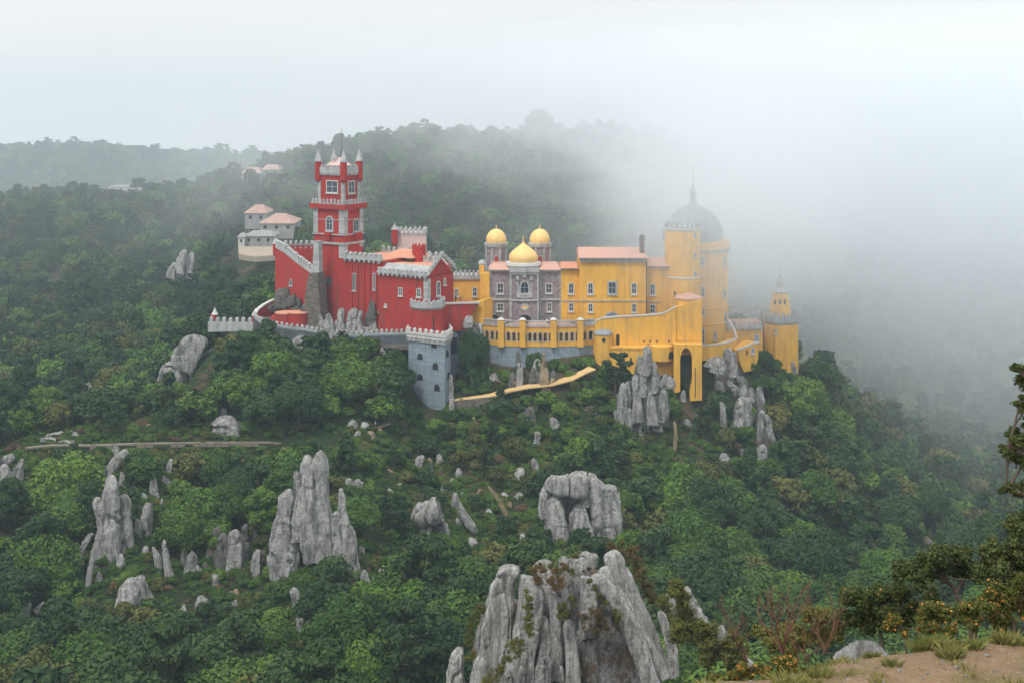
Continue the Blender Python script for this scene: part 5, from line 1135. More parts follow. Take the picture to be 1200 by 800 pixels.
outcrop('granite_outcrop', 'great granite outcrop of rounded fluted slabs rising in front, tallest and nearest rock', 'rock outcrop', 106, (520, 630), 4.286, [
    (350, 138, 262, 750, 150, dict(m=(275, 380), th=1.2, d=0.5, pt=.35)), (420, 190, 320, 760, 142, dict(m=(420, 430), d=-0.3, th=1.0)), (85, 545, 75, 780, 95, dict(d=0.2)), (178, 590, 165, 780, 80, dict(d=-0.3)), (210, 395, 200, 700, 55, dict(d=1.5)),
    (500, 388, 492, 585, 58, dict(d=-0.6, r=0.6)), (447, 555, 452, 780, 52, dict(d=-1.0)), (532, 275, 560, 640, 64, dict(m=(560, 420), d=-0.4, r=0.7)), (607, 248, 610, 350, 46, dict(d=0.2, r=0.5)), (705, 190, 715, 430, 105, dict(m=(735, 290), d=0.2)),
    (540, 172, 520, 300, 110, dict(d=1.4, r=0.7)), (800, 335, 830, 790, 440, dict(th=0.55, d=1.6, mat='nearbrown', r=0.5, n='boulder')), (622, 408, 640, 790, 90, dict(d=-1.2, r=0.6)), (745, 185, 1030, 770, 92, dict(m=(915, 410), d=-0.8, r=0.6)), (790, 150, 1050, 600, 95, dict(m=(905, 350), d=0.6, r=0.6)),
    (838, 66, 1045, 570, 135, dict(m=(915, 270), d=1.8, r=0.7)), (1085, 365, 1140, 640, 55, dict(d=0.4)), (722, 68, 700, 130, 90, dict(d=2.2, n='boulder', r=0.6)), (765, 78, 745, 130, 55, dict(d=1.8, n='boulder', r=0.5)), (678, 115, 678, 170, 62, dict(d=1.2, n='boulder', r=0.4)),
    (596, 90, 598, 135, 44, dict(d=2.2, n='boulder', r=0.5)), (500, 108, 500, 165, 112, dict(d=2.4, n='boulder', r=0.5)), (640, 100, 640, 150, 40, dict(d=2.2, n='boulder', r=0.5)), (318, 655, 300, 780, 85, dict(d=-1.6)), (520, 590, 515, 790, 78, dict(d=-1.3)), (395, 640, 395, 780, 42, dict(d=-1.4)),
    (585, 640, 600, 780, 40, dict(d=-1.5)), (620, 200, 650, 420, 60, dict(d=1.0, mat='nearbrown')), (560, 300, 560, 780, 300, dict(d=3.6, mat='nearbrown', th=0.7, n='boulder')), (330, 300, 330, 780, 240, dict(d=3.4, mat='nearbrown', th=0.7, n='boulder')), (930, 330, 960, 780, 200, dict(d=3.0, mat='nearbrown', n='boulder')), (700, 150, 700, 500, 330, dict(d=4.6, mat='nearbrown', n='boulder'))], 'near', hi=1.5)
outcrop('leaning_slab', 'pair of pale leaning slabs half sunk in scrub right of the great granite outcrop', 'rock', 110, (480, 600), 2.667, [(848, 238, 898, 350, 58, dict(m=(860, 290))), (812, 252, 822, 300, 34), (975, 352, 1040, 455, 42, dict(m=(990, 400)))], 'near', hi=1.2)
outcrop('fist_outcrop', 'fist-shaped granite outcrop of bulging stacked boulders in the middle of the slope', 'rock outcrop', 252, (400, 440), 3.333, [
    (900, 385, 940, 640, 250, dict(d=4.0, mat='darkrock', n='boulder')), (790, 425, 925, 428, 78, dict(th=0.8, d=-0.5, n='boulder', r=0.7)), (795, 430, 800, 530, 46), (832, 465, 850, 615, 80, dict(d=-0.5, r=0.6)), (865, 480, 960, 492, 34, dict(d=0.3, mat='darkrock')), (922, 500, 948, 665, 88, dict(d=-0.8, r=0.6)),  # dark boulder in the first row is an added backing painting the shaded gaps
    (940, 385, 955, 480, 50, dict(d=0.2)), (985, 395, 1030, 640, 72, dict(m=(1015, 520), d=-0.2)), (1038, 425, 1062, 610, 56, dict(m=(1060, 500), d=0.8)), (968, 378, 1000, 440, 46, dict(d=1)), (845, 560, 870, 620, 46, dict(d=-1.2, r=.6)), (990, 560, 985, 640, 44, dict(d=0.6, mat='darkrock'))], 'mid', 0.5, 1.2)
outcrop('boulder_pile', 'small leaning pile of dark-jointed boulders left of the fist-shaped outcrop', 'rock outcrop', 252, (400, 440), 3.333, [(270, 560, 362, 528, 72, dict(n='boulder', d=-0.3, r=.6)), (322, 575, 342, 655, 62), (368, 558, 380, 632, 44, dict(mat='darkrock')), (398, 572, 412, 630, 24), (340, 560, 360, 640, 90, dict(d=2, mat='darkrock', n='boulder'))], 'mid', 0.5)
outcrop('ribbed_ridge', 'white ribbed rock ridge slanting down between the two boulder outcrops', 'rock outcrop', 256, (400, 440), 3.333, [(440, 455, 548, 618, 26, dict(m=(480, 550))), (455, 500, 510, 590, 20, dict(d=1)), (436, 490, 440, 530, 16), (450, 555, 462, 600, 18), (572, 430, 655, 580, 12, dict(m=(622, 500), mat='tan')), (575, 520, 580, 555, 26, dict(mat='pale')), (595, 605, 590, 625, 22), (706, 615, 704, 655, 16, dict(mat='pale')), (505, 630, 512, 680, 34), (845, 620, 845, 645, 22, dict(mat='pale')), (430, 455, 445, 470, 14), (470, 455, 480, 480, 12)], 'mid', 0.8)
outcrop('scattered_rocks', 'loose broken rocks strewn across the scrubby middle slope below the tower', 'rocks', 292, (400, 440), 3.333, [(698, 358, 702, 405, 38, dict(mat='pale')), (705, 455, 700, 485, 44), (742, 410, 735, 460, 20, dict(mat='darkrock')), (768, 215, 752, 290, 18), (750, 320, 752, 378, 26), (320, 310, 300, 365, 30, dict(mat='pale')), (345, 320, 340, 345, 18, dict(mat='tan')), (380, 305, 388, 350, 22, dict(mat='pale')), (455, 360, 465, 410, 24), (430, 400, 432, 425, 20, dict(mat='pale')), (185, 440, 190, 465, 32, dict(mat='pale')), (400, 425, 402, 445, 30, dict(mat='pale')), (180, 365, 210, 392, 14, dict(mat='tan')), (230, 420, 228, 440, 26), (630, 455, 640, 490, 24), (515, 160, 520, 190, 26, dict(mat='tan')), (745, 545, 745, 570, 24, dict(mat='pale')), (20, 400, 30, 470, 22), (55, 405, 62, 440, 18), (540, 440, 545, 460, 30, dict(mat='tan')), (660, 490, 655, 520, 18, dict(mat='tan')), (350, 330, 352, 400, 12, dict(mat='darkrock'))], 'mid', 3)
outcrop('pale_boulder', 'smooth pale boulder with a brown crevice beside it under the garden path', 'rock', 312, (400, 440), 3.333, [(822, 162, 828, 218, 38, dict(r=.5, n='boulder')), (735, 120, 730, 200, 40, dict(mat='darkrock')), (965, 120, 975, 145, 44), (720, 140, 722, 175, 16)], 'far', 1)
outcrop('rock_fingers', 'cluster of tall pale rock fingers above the left ravine', 'rock outcrop', 268, (0, 500), 2.667, [(375, 150, 365, 420, 170, dict(d=3.5, mat='darkrock', n='boulder')), (345, 145, 340, 410, 64), (300, 218, 312, 385, 46), (388, 208, 392, 380, 46, dict(pt=.2)), (398, 72, 335, 165, 30, dict(m=(362, 110))), (380, 140, 375, 205, 32), (425, 170, 430, 210, 20, dict(mat='darkrock')), (430, 285, 432, 355, 22), (465, 235, 458, 340, 32), (478, 155, 486, 225, 22, dict(pt=.3)), (510, 150, 520, 195, 26), (530, 168, 528, 198, 16), (448, 205, 446, 240, 16), (508, 222, 506, 260, 14), (290, 330, 238, 490, 14, dict(m=(250, 400))), (300, 375, 272, 540, 12, dict(m=(285, 430))), (380, 395, 372, 445, 26), (478, 372, 492, 460, 18), (512, 352, 532, 480, 20), (308, 450, 306, 490, 20), (330, 370, 332, 410, 24), (360, 58, 358, 98, 18, dict(pt=.3)), (455, 370, 450, 410, 14), (460, 460, 462, 485, 12)], 'mid', 1.5)
outcrop('standing_stone', 'single small upright stone poking from foliage above the rock fingers', 'rock', 276, (0, 500), 2.667, [(535, 98, 535, 150, 24, dict(pt=.2))], 'mid')
outcrop('low_boulder', 'low rounded cracked boulder at the foot of the left ravine', 'rock', 250, (0, 500), 2.667, [(410, 470, 412, 572, 80, dict(n='boulder', r=.8)), (435, 462, 462, 555, 36), (95, 548, 80, 618, 24, dict(m=(84, 570))), (150, 545, 120, 570, 16)], 'mid', .6)
outcrop('edge_slabs', 'white rock slabs on the crest at the left end of the stony track', 'rock outcrop', 290, (0, 500), 2.667, [(12, 115, 8, 200, 48), (45, 88, -5, 125, 26), (70, 98, 58, 165, 26), (38, 138, 34, 185, 16), (95, 170, 92, 190, 30), (118, 98, 116, 118, 14), (-20, 130, -20, 210, 40)], 'mid', 1)
outcrop('dark_rock_band', 'dark broken rock band under trees between the fingers and the split spire', 'rock outcrop', 263, (0, 500), 2.667, [(700, 330, 692, 450, 46, dict(mat='darkrock')), (738, 318, 735, 455, 44), (655, 350, 650, 430, 36, dict(mat='darkrock')), (775, 360, 770, 430, 40, dict(mat='darkrock')), (600, 385, 592, 465, 40), (618, 430, 622, 472, 20), (768, 300, 770, 385, 28, dict(mat='darkrock')), (795, 320, 798, 365, 24, dict(mat='darkrock')), (808, 382, 806, 460, 32), (680, 308, 678, 425, 30, dict(mat='darkrock')), (670, 458, 674, 515, 22), (575, 380, 572, 440, 18), (735, 420, 740, 455, 40), (640, 420, 645, 455, 18, dict(mat='darkrock')), (700, 400, 690, 430, 30)], 'mid', 1.5)
outcrop('rubble_patch', 'small patches of pale rubble on the bare ground beneath the dark rock band', 'rocks', 254, (0, 500), 2.667, [(628, 525, 632, 590, 46, dict(pt=.4)), (578, 552, 572, 612, 30), (722, 512, 724, 545, 28, dict(mat='tan')), (735, 505, 738, 530, 18, dict(mat='tan')), (715, 545, 722, 585, 30, dict(mat='pale')), (735, 540, 738, 565, 18), (770, 525, 772, 545, 12, dict(mat='tan')), (765, 570, 766, 585, 14), (830, 515, 826, 535, 14, dict(mat='pale')), (620, 480, 622, 495, 14), (690, 515, 694, 530, 12, dict(mat='tan')), (795, 575, 798, 590, 16)], 'mid', 1)
outcrop('split_spire', 'tall split granite spire left of centre, highest rock on the left slope', 'rock outcrop', 262, (0, 500), 2.667, [(905, 192, 885, 420, 58), (962, 85, 945, 300, 66, dict(pt=.45)), (1002, 72, 1010, 345, 84, dict(pt=.6, th=.8)), (925, 135, 930, 230, 26), (1052, 262, 1064, 400, 42), (1062, 240, 1105, 470, 42, dict(m=(1088, 350), pt=.4)), (930, 260, 905, 420, 46, dict(pt=.4)), (1010, 330, 990, 440, 28), (1065, 190, 1068, 240, 16), (870, 430, 872, 505, 20), (975, 415, 968, 445, 18), (940, 340, 945, 380, 20, dict(mat='darkrock')), (1000, 200, 1010, 480, 150, dict(d=4.5, mat='darkrock', n='boulder')), (920, 220, 915, 440, 90, dict(d=4, mat='darkrock', n='boulder'))], 'mid', 1)
outcrop('spire_foot_rocks', 'scattered thin slabs trailing downhill from the foot of the split spire', 'rocks', 250, (0, 500), 2.667, [(1138, 445, 1146, 512, 28), (1172, 465, 1175, 500, 18, dict(pt=.3)), (918, 500, 926, 580, 30), (935, 590, 945, 660, 24), (945, 660, 940, 700, 18), (1090, 160, 1098, 205, 22), (1115, 162, 1122, 200, 20), (1130, 170, 1134, 196, 14), (1128, 372, 1132, 405, 14), (1190, 395, 1180, 385, 26, dict(mat='pale')), (935, 590, 930, 620, 18, dict(mat='darkrock')), (1192, 440, 1196, 480, 20)], 'mid', 2)
outcrop('rampart_cliff', 'grey stepped cliff bearing the pale rampart at the left end', 'cliff', 352, (0, 360), 4, [(950, 135, 880, 260, 95, dict(m=(900, 190), n='boulder')), (870, 175, 860, 270, 80, dict(n='boulder')), (815, 250, 810, 370, 130, dict(n='boulder', r=.6)), (1000, 225, 985, 350, 70), (950, 260, 950, 460, 26), (915, 290, 918, 440, 16), (890, 300, 892, 380, 14), (1005, 190, 1000, 420, 130, dict(d=3, mat='darkrock', n='boulder'))], 'far', 1)
outcrop('hillside_boulder', 'pointed grey boulder resting on the hillside above the contour track', 'rock', 321, (0, 360), 4, [(1050, 470, 1048, 540, 34, dict(pt=.4)), (1065, 505, 1065, 575, 118, dict(n='boulder', r=.6, pt=.2))], 'far')
outcrop('trackside_rocks', 'white tumbled boulders beside the bend of the stony track', 'rocks', 301, (0, 360), 4, [(215, 600, 285, 605, 26, dict(mat='pale', d=0)), (190, 618, 250, 628, 24, dict(mat='pale', d=-1)), (270, 632, 345, 635, 20, dict(mat='pale', d=-1)), (320, 600, 320, 622, 26, dict(mat='pale')), (350, 582, 352, 612, 36), (375, 565, 372, 590, 34, dict(mat='tan')), (360, 595, 362, 615, 26, dict(mat='pale')), (330, 575, 328, 592, 30), (295, 590, 296, 612, 22, dict(mat='darkrock')), (700, 545, 690, 580, 26, dict(mat='tan')), (720, 560, 715, 590, 56, dict(n='boulder')), (620, 512, 622, 525, 26), (665, 628, 665, 636, 50, dict(mat='pale')), (900, 575, 905, 600, 24), (75, 620, 72, 640, 26), (925, 635, 930, 655, 22, dict(mat='pale'))], 'far', 1)
outcrop('hidden_rocks', 'two little white rocks glimpsed between trees on the far left hill', 'rocks', 372, (0, 360), 4, [(325, 345, 345, 385, 24, dict(mat='pale')), (400, 355, 400, 388, 20, dict(mat='pale')), (352, 360, 354, 390, 18, dict(mat='pale')), (418, 350, 420, 370, 12), (370, 370, 378, 390, 16)], 'far', .5)
outcrop('forest_crag', 'pale crag exposed among the woods of the left background hill', 'rock outcrop', 560, (0, 140), 4, [(870, 610, 850, 700, 34, dict(mat='pale')), (905, 620, 890, 720, 34), (820, 670, 805, 730, 40, dict(mat='pale')), (850, 700, 830, 750, 36), (875, 640, 870, 720, 60, dict(d=4, mat='darkrock'))], 'far', 2)
outcrop('wall_cliff', 'cliff of upright grey pillars under the yellow bastion wall', 'cliff', 335, (700, 360), 4, [(232, 180, 228, 290, 40), (195, 222, 200, 290, 16), (218, 270, 215, 390, 34), (178, 312, 190, 490, 44), (122, 350, 112, 560, 38, dict(pt=.2)), (150, 340, 160, 500, 40, dict(mat='darkrock', d=2)), (262, 250, 264, 370, 24), (248, 390, 258, 515, 52), (305, 360, 300, 500, 42), (285, 420, 290, 500, 24, dict(mat='darkrock')), (340, 320, 342, 365, 32), (322, 310, 300, 360, 16), (405, 388, 405, 430, 18), (140, 345, 135, 540, 42, dict(d=1.2)), (164, 335, 166, 530, 40, dict(d=1.6, mat='darkrock')), (205, 300, 205, 540, 44, dict(d=1.4)), (228, 280, 232, 520, 46, dict(d=1.8, mat='darkrock')), (240, 190, 240, 400, 44, dict(d=1.7)), (212, 230, 205, 420, 40, dict(d=1.9, mat='darkrock')), (280, 300, 280, 520, 46, dict(d=1.5)), (266, 270, 268, 430, 40, dict(d=1.9, mat='darkrock')), (318, 380, 312, 520, 38, dict(d=1.6, mat='darkrock')), (100, 400, 98, 560, 34, dict(d=1.7, mat='darkrock')), (150, 470, 150, 540, 22), (85, 480, 100, 560, 18)], 'far', 0.8)
outcrop('drum_tower_crag', 'broken crags spilling downhill under the yellow drum tower and spur', 'cliff', 341, (700, 360), 4, [(615, 190, 600, 320, 60, dict(pt=.2)), (570, 230, 560, 290, 60), (635, 205, 635, 300, 30), (530, 235, 525, 270, 40), (560, 345, 575, 400, 44), (610, 345, 680, 405, 34, dict(mat='pale')), (650, 310, 655, 340, 28), (680, 320, 685, 400, 40), (720, 372, 722, 455, 34), (760, 365, 776, 480, 36), (670, 420, 668, 560, 70, dict(n='boulder', mat='mid')), (700, 495, 690, 550, 36), (580, 440, 580, 590, 26, dict(pt=.2)), (735, 500, 715, 570, 14), (790, 500, 806, 650, 26, dict(m=(806, 580))), (775, 640, 775, 730, 50, dict(n='boulder')), (820, 600, 830, 640, 20), (745, 430, 740, 560, 60, dict(mat='darkrock', d=3)), (470, 470, 478, 490, 44, dict(mat='pale')), (415, 520, 430, 560, 26), (365, 600, 420, 575, 20), (360, 530, 350, 700, 12, dict(m=(366, 620), mat='tan')), (640, 270, 620, 340, 80, dict(mat='darkrock', d=3, n='boulder')), (690, 360, 690, 520, 50, dict(d=1.8)), (740, 400, 742, 600, 44, dict(d=1.5, mat='darkrock')), (655, 380, 650, 520, 46, dict(d=1.9, mat='darkrock')), (705, 420, 700, 600, 48, dict(d=1.2)), (600, 240, 600, 380, 60, dict(d=1.9, mat='darkrock')), (575, 260, 570, 360, 44, dict(d=1.5)), (770, 480, 775, 660, 34, dict(d=1.0)), (785, 560, 790, 700, 30, dict(d=1.2, mat='darkrock')), (585, 680, 600, 720, 30), (520, 690, 525, 705, 24, dict(mat='pale'))], 'far', 1)
outcrop('turret_crag', 'narrow grey crag directly beneath the yellow corner turret', 'rock', 366, (700, 360), 4, [(900, 242, 918, 345, 34), (868, 262, 885, 320, 26), (850, 255, 835, 290, 30)], 'far', .5)
outcrop('terrace_boulders', 'row of light upright slabs at the foot of the red palace walls', 'rock outcrop', 346.5, (230, 340), 4.8, [(695, 135, 698, 215, 26), (742, 128, 752, 262, 60, dict(r=.7)), (792, 165, 802, 262, 24, dict(mat='pale')), (818, 100, 832, 245, 48, dict(r=.7)), (893, 98, 882, 262, 62, dict(r=.6, pt=.2)), (928, 112, 932, 225, 26), (950, 205, 945, 250, 66, dict(n='boulder')), (1000, 135, 1000, 245, 42), (983, 55, 988, 140, 32, dict(mat='darkrock')), (1066, 115, 1070, 255, 72, dict(r=.5)), (1035, 75, 1040, 120, 42), (965, 120, 960, 180, 30, dict(mat='darkrock')), (860, 110, 862, 240, 40, dict(d=3, mat='darkrock'))], 'mid', .7)
outcrop('courtyard_boulders', 'big weathered boulders above the red drums left of the stone buttress', 'rock outcrop', 358, (230, 340), 4.8, [(470, -10, 485, 75, 66, dict(n='boulder', r=.6)), (500, -15, 512, 60, 36, dict(n='boulder', r=.6)), (580, 42, 560, 110, 46, dict(r=.6)), (480, 100, 548, 62, 48, dict(n='boulder', r=.6)), (400, 108, 470, 88, 34, dict(n='boulder', r=.6)), (600, 80, 600, 180, 40, dict(d=-7))], 'darkrock', .7)
outcrop('cliff_boulder', 'round grey boulder bulging from foliage below the curved rampart', 'rock', 342, (230, 340), 4.8, [(590, 250, 585, 330, 84, dict(n='boulder', r=.5)), (1040, 315, 1050, 370, 26, dict(mat='pale')), (1075, 320, 1075, 365, 18, dict(mat='pale'))], 'far', .3)
outcrop('garden_rocks', 'slender dark and white rocks standing along the ochre garden path', 'rock outcrop', 333, (520, 350), 5, [(432, 302, 434, 385, 22, dict(mat='darkrock')), (438, 365, 436, 530, 28, dict(m=(446, 440), mat='pale')), (400, 430, 402, 500, 34, dict(mat='darkrock')), (552, 348, 535, 480, 52, dict(d=2)), (520, 400, 520, 470, 28, dict(mat='darkrock')), (640, 415, 642, 480, 34, dict(mat='darkrock')), (300, 430, 300, 470, 34)], 'far', .4)
outcrop('tan_rock_figure', 'tan weathered rock like a draped figure beside the ochre garden path', 'rock', 331.5, (520, 350), 5, [(586, 312, 590, 470, 30, dict(d=.2)), (600, 400, 600, 512, 62, dict(d=0)), (640, 460, 635, 500, 40, dict(d=.3))], 'tan')
outcrop('ravine_rocks', 'dark cave-like rocks and white boulder between red terrace and arcade', 'rock outcrop', 343, (520, 350), 5, [(145, 98, 142, 155, 38, dict(mat='pale', n='boulder')), (190, 140, 185, 250, 66, dict(mat='darkrock', n='boulder')), (118, 180, 108, 340, 48), (215, 145, 210, 190, 30, dict(mat='pale')), (40, 440, 45, 660, 26, dict(d=-9))], 'far', .8)
outcrop('stair_rocks', 'pale stones piled at the steps where the contour track ends', 'rocks', 311, (400, 440), 3.333, [(45, 170, 42, 215, 34, dict(mat='pale')), (85, 180, 92, 212, 26, dict(mat='pale')), (15, 210, 18, 228, 34, dict(mat='pale')), (62, 215, 66, 255, 30), (110, 215, 112, 240, 34, dict(mat='tan')), (150, 205, 152, 225, 30, dict(mat='tan')), (20, 245, 60, 250, 16)], 'far', .5)
outcrop('gully_slabs', 'slanting white slabs low in the gully right of the palace ridge', 'rock', 300, (840, 400), 2, [(283, 472, 290, 495, 12, dict(mat='pale')), (355, 430, 360, 445, 10), (240, 385, 250, 405, 14, dict(mat='darkrock')), (55, 250, 60, 270, 12)], 'far', 1)
outcrop('valley_scar', 'small pale rock scar in the wooded valley on the right', 'rock', 332, (840, 400), 2, [(490, 455, 492, 480, 18, dict(mat='tan')), (505, 470, 508, 490, 20, dict(mat='pale')), (498, 462, 500, 485, 14)], 'far', 1)
# ------------------------------------------------------------------ tracks, garden path, far houses
def ribbon(name, pts, wid, mat, lift=0.12, thick=0.3, kind='structure'):
    """a path of given width; pts are 3-D centres"""
    P_ = [Vector(p) for p in pts]; Q = []
    for a, b in zip(P_[:-1], P_[1:]):
        n = max(1, int((b-a).length/2.0)); Q += [a.lerp(b, i/n) for i in range(n)]
    Q.append(P_[-1]); v = []; f = []
    for i, p in enumerate(Q):
        d = Q[min(i+1, len(Q)-1)]-Q[max(i-1, 0)]; n = Vector((-d.y, d.x, 0)).normalized()*wid/2*(1+0.18*math.sin(i*1.7)); u = Vector((0, 0, lift))
        v += [p+n+u, p-n+u, p-n+u-Vector((0, 0, thick)), p+n+u-Vector((0, 0, thick))]
    for i in range(len(Q)-1):
        a = i*4; b = a+4; f += [(a, a+1, b+1, b), (a+1, a+2, b+2, b+1), (a+3, a, b, b+3)]
    m = MB(); m.add(v, f); o = m.build(name, mat); tag(o, kind=kind); return o
def on_land(px, D, dz=0.0): return (X(px, D), D, gz(X(px, D), D)+dz)
M['track'] = plain_mat('pale_track', (0.22, 0.19, 0.15), 0.95, 0.3, 0.8, 0.1)
ribbon('track', [W(30, 524, 300), W(60, 521, 300), W(105, 521, 301), W(150, 519.5, 301.5), W(200, 518.5, 302), W(260, 518, 303), W(330, 517.5, 304), W(395, 514, 307), W(430, 505, 310), W(457, 495, 313)], 1.0, M['track'], 0.05)
def track_wall():
    r = empty('track_wall', 'low broken stone wall edging the contour track across the slope', 'wall', W(260, 520, 301.5)); m = MB(); rg = random.Random(4)
    pts = [W(48, 523, 298.6), W(105, 523, 299.6), W(150, 521, 300), W(200, 520, 300.6), W(260, 519.3, 301.6), W(330, 519, 302.6), W(395, 515.6, 305.6), W(430, 506, 308.6), W(457, 496, 311.6)]
    for a, b in zip(pts[:-1], pts[1:]):
        n = int((b-a).length/1.5)
        for i in range(n):
            if rg.random() < 0.45: continue
            p = a.lerp(b, i/n); q = a.lerp(b, (i+0.92)/n); h = rg.uniform(0.1, 0.35); m.prism([(p.x, p.y), (q.x, q.y), (q.x, q.y+0.4), (p.x, p.y+0.4)], p.z-0.7, p.z+h)
    part('stones', m, M['track'], r)
track_wall()
ribbon('garden_path', [W(531, 469.5, 330), W(552, 466, 329), W(575, 463, 329), W(598, 456.5, 330), W(620, 452, 331), (W(645, 450, 331)), W(668, 443, 332.5), W(694, 431, 335)], 3.4, M['path'], 0.1)
def path_wall():
    r = empty('path_wall', 'dry-stone wall holding up the ochre garden path beside the tower', 'wall', W(545, 472, 327)); m = MB()
    for a, b in ((W(532, 470.5, 327.6), W(556, 467.5, 326.6)), (W(556, 467.5, 326.6), W(578, 465, 326.6))): m.prism([(a.x, a.y), (b.x, b.y), (b.x, b.y+0.5), (a.x, a.y+0.5)], [a.z-2.6, b.z-2.6, b.z-2.6, a.z-2.6], [a.z+.1, b.z+.1, b.z+.1, a.z+.1])
    part('stones', m, M['brown_stone'], r)
path_wall()
M['house'] = plain_mat('pale_house_wall', (0.36, 0.35, 0.34), 0.85, 0.3, 0.3, 0.2, 0.5)
M['oldroof'] = plain_mat('faded_tile_roof', (0.46, 0.30, 0.25), 0.9, 0.35, 0.25, 0.1, 0.4)
M['yard'] = plain_mat('sandy_yard', (0.36, 0.30, 0.24), 0.95, 0.25, 0.2, 0.1)
def house(label, px0, px1, D, ye, yb, yr, depth, roofm='terracotta', wallm='house', wins=3, hip=0.25, group=None):
    x0, x1 = X(px0, D), X(px1, D); ze, zb, zr = Z(ye, D), Z(yb, D), Z(yr, D+depth/2)
    r = empty('house', label, 'house', ((x0+x1)/2, D+depth/2, zb), 0, group)
    part('wall', MB().box(x0, x1, D, D+depth, zb-3, ze), M[wallm], r); o = 0.5; k = (x1-x0)*hip
    part('roof', MB().prism([(x0-o, D-o), (x1+o, D-o), (x1+o, D+depth+o), (x0-o, D+depth+o)], ze, zr, [(x0+k, D+depth/2), (x1-k, D+depth/2), (x1-k, D+depth/2+.1), (x0+k, D+depth/2+.1)]), M[roofm], r)
    f = Face((x0, D), (x1, D)); H = (yb-ye)
    for i in range(wins): opening(r, f, px0+(px1-px0)*(i+.5)/wins, (ye+yb)/2, max(1.5, (px1-px0)/wins*0.3), H*0.4, 'rect', 'window')
house('large pink hip-roofed house at the back of the hillside cluster', 304, 344, 560, 262, 271, 250, 20, 'oldroof', 'house', 3, .35)
house('small steep pink-roofed house on the left of the hillside cluster', 287, 312, 578, 250, 260, 240, 16, 'oldroof', 'house', 2, .3)
house('grey-roofed house in front of the pink-roofed ones', 286, 320, 540, 277, 286, 270, 14, 'grey_roof', 'house', 3, .2)
house('narrow cream gabled annex at the left edge of the grey-roofed house', 279, 286.5, 538, 278, 287, 273, 8, 'grey_roof', 'white', 1, .2)
house('red-roofed farmhouse peeping over the ridge top', 283, 305, 765, 203, 212, 196, 14, 'oldroof', 'house', 3, .2)
house('red-roofed barn on the ridge just right of the farmhouse', 307, 327, 772, 199, 206, 193, 12, 'oldroof', 'house', 2, .2)
house('white flat house far off in the left valley, largest of the distant white ones', 127, 165, 985, 219, 226, 217, 14, 'grey_roof', 'white', 4, .1)
house('tiny pale house in the far valley by the left margin', 22, 37, 975, 225, 230, 222, 12, 'terracotta', 'white', 2, .2)
house('tiny white shed beside the lone dark crowns in the far valley', 80, 93, 965, 222, 228, 219.5, 12, 'grey_roof', 'white', 2, .2)
def yard():
    m = MB(); P_ = [(279, 536, 289), (326, 535, 289), (334, 524, 298), (300, 522, 301), (280, 524, 298)]
    m.prism([(X(a, D), D) for a, D, _ in P_], [Z(c, D)-2 for _, D, c in P_], [Z(c, D) for _, D, c in P_]); tag(m.build('yard', M['yard']), kind='structure')
yard()
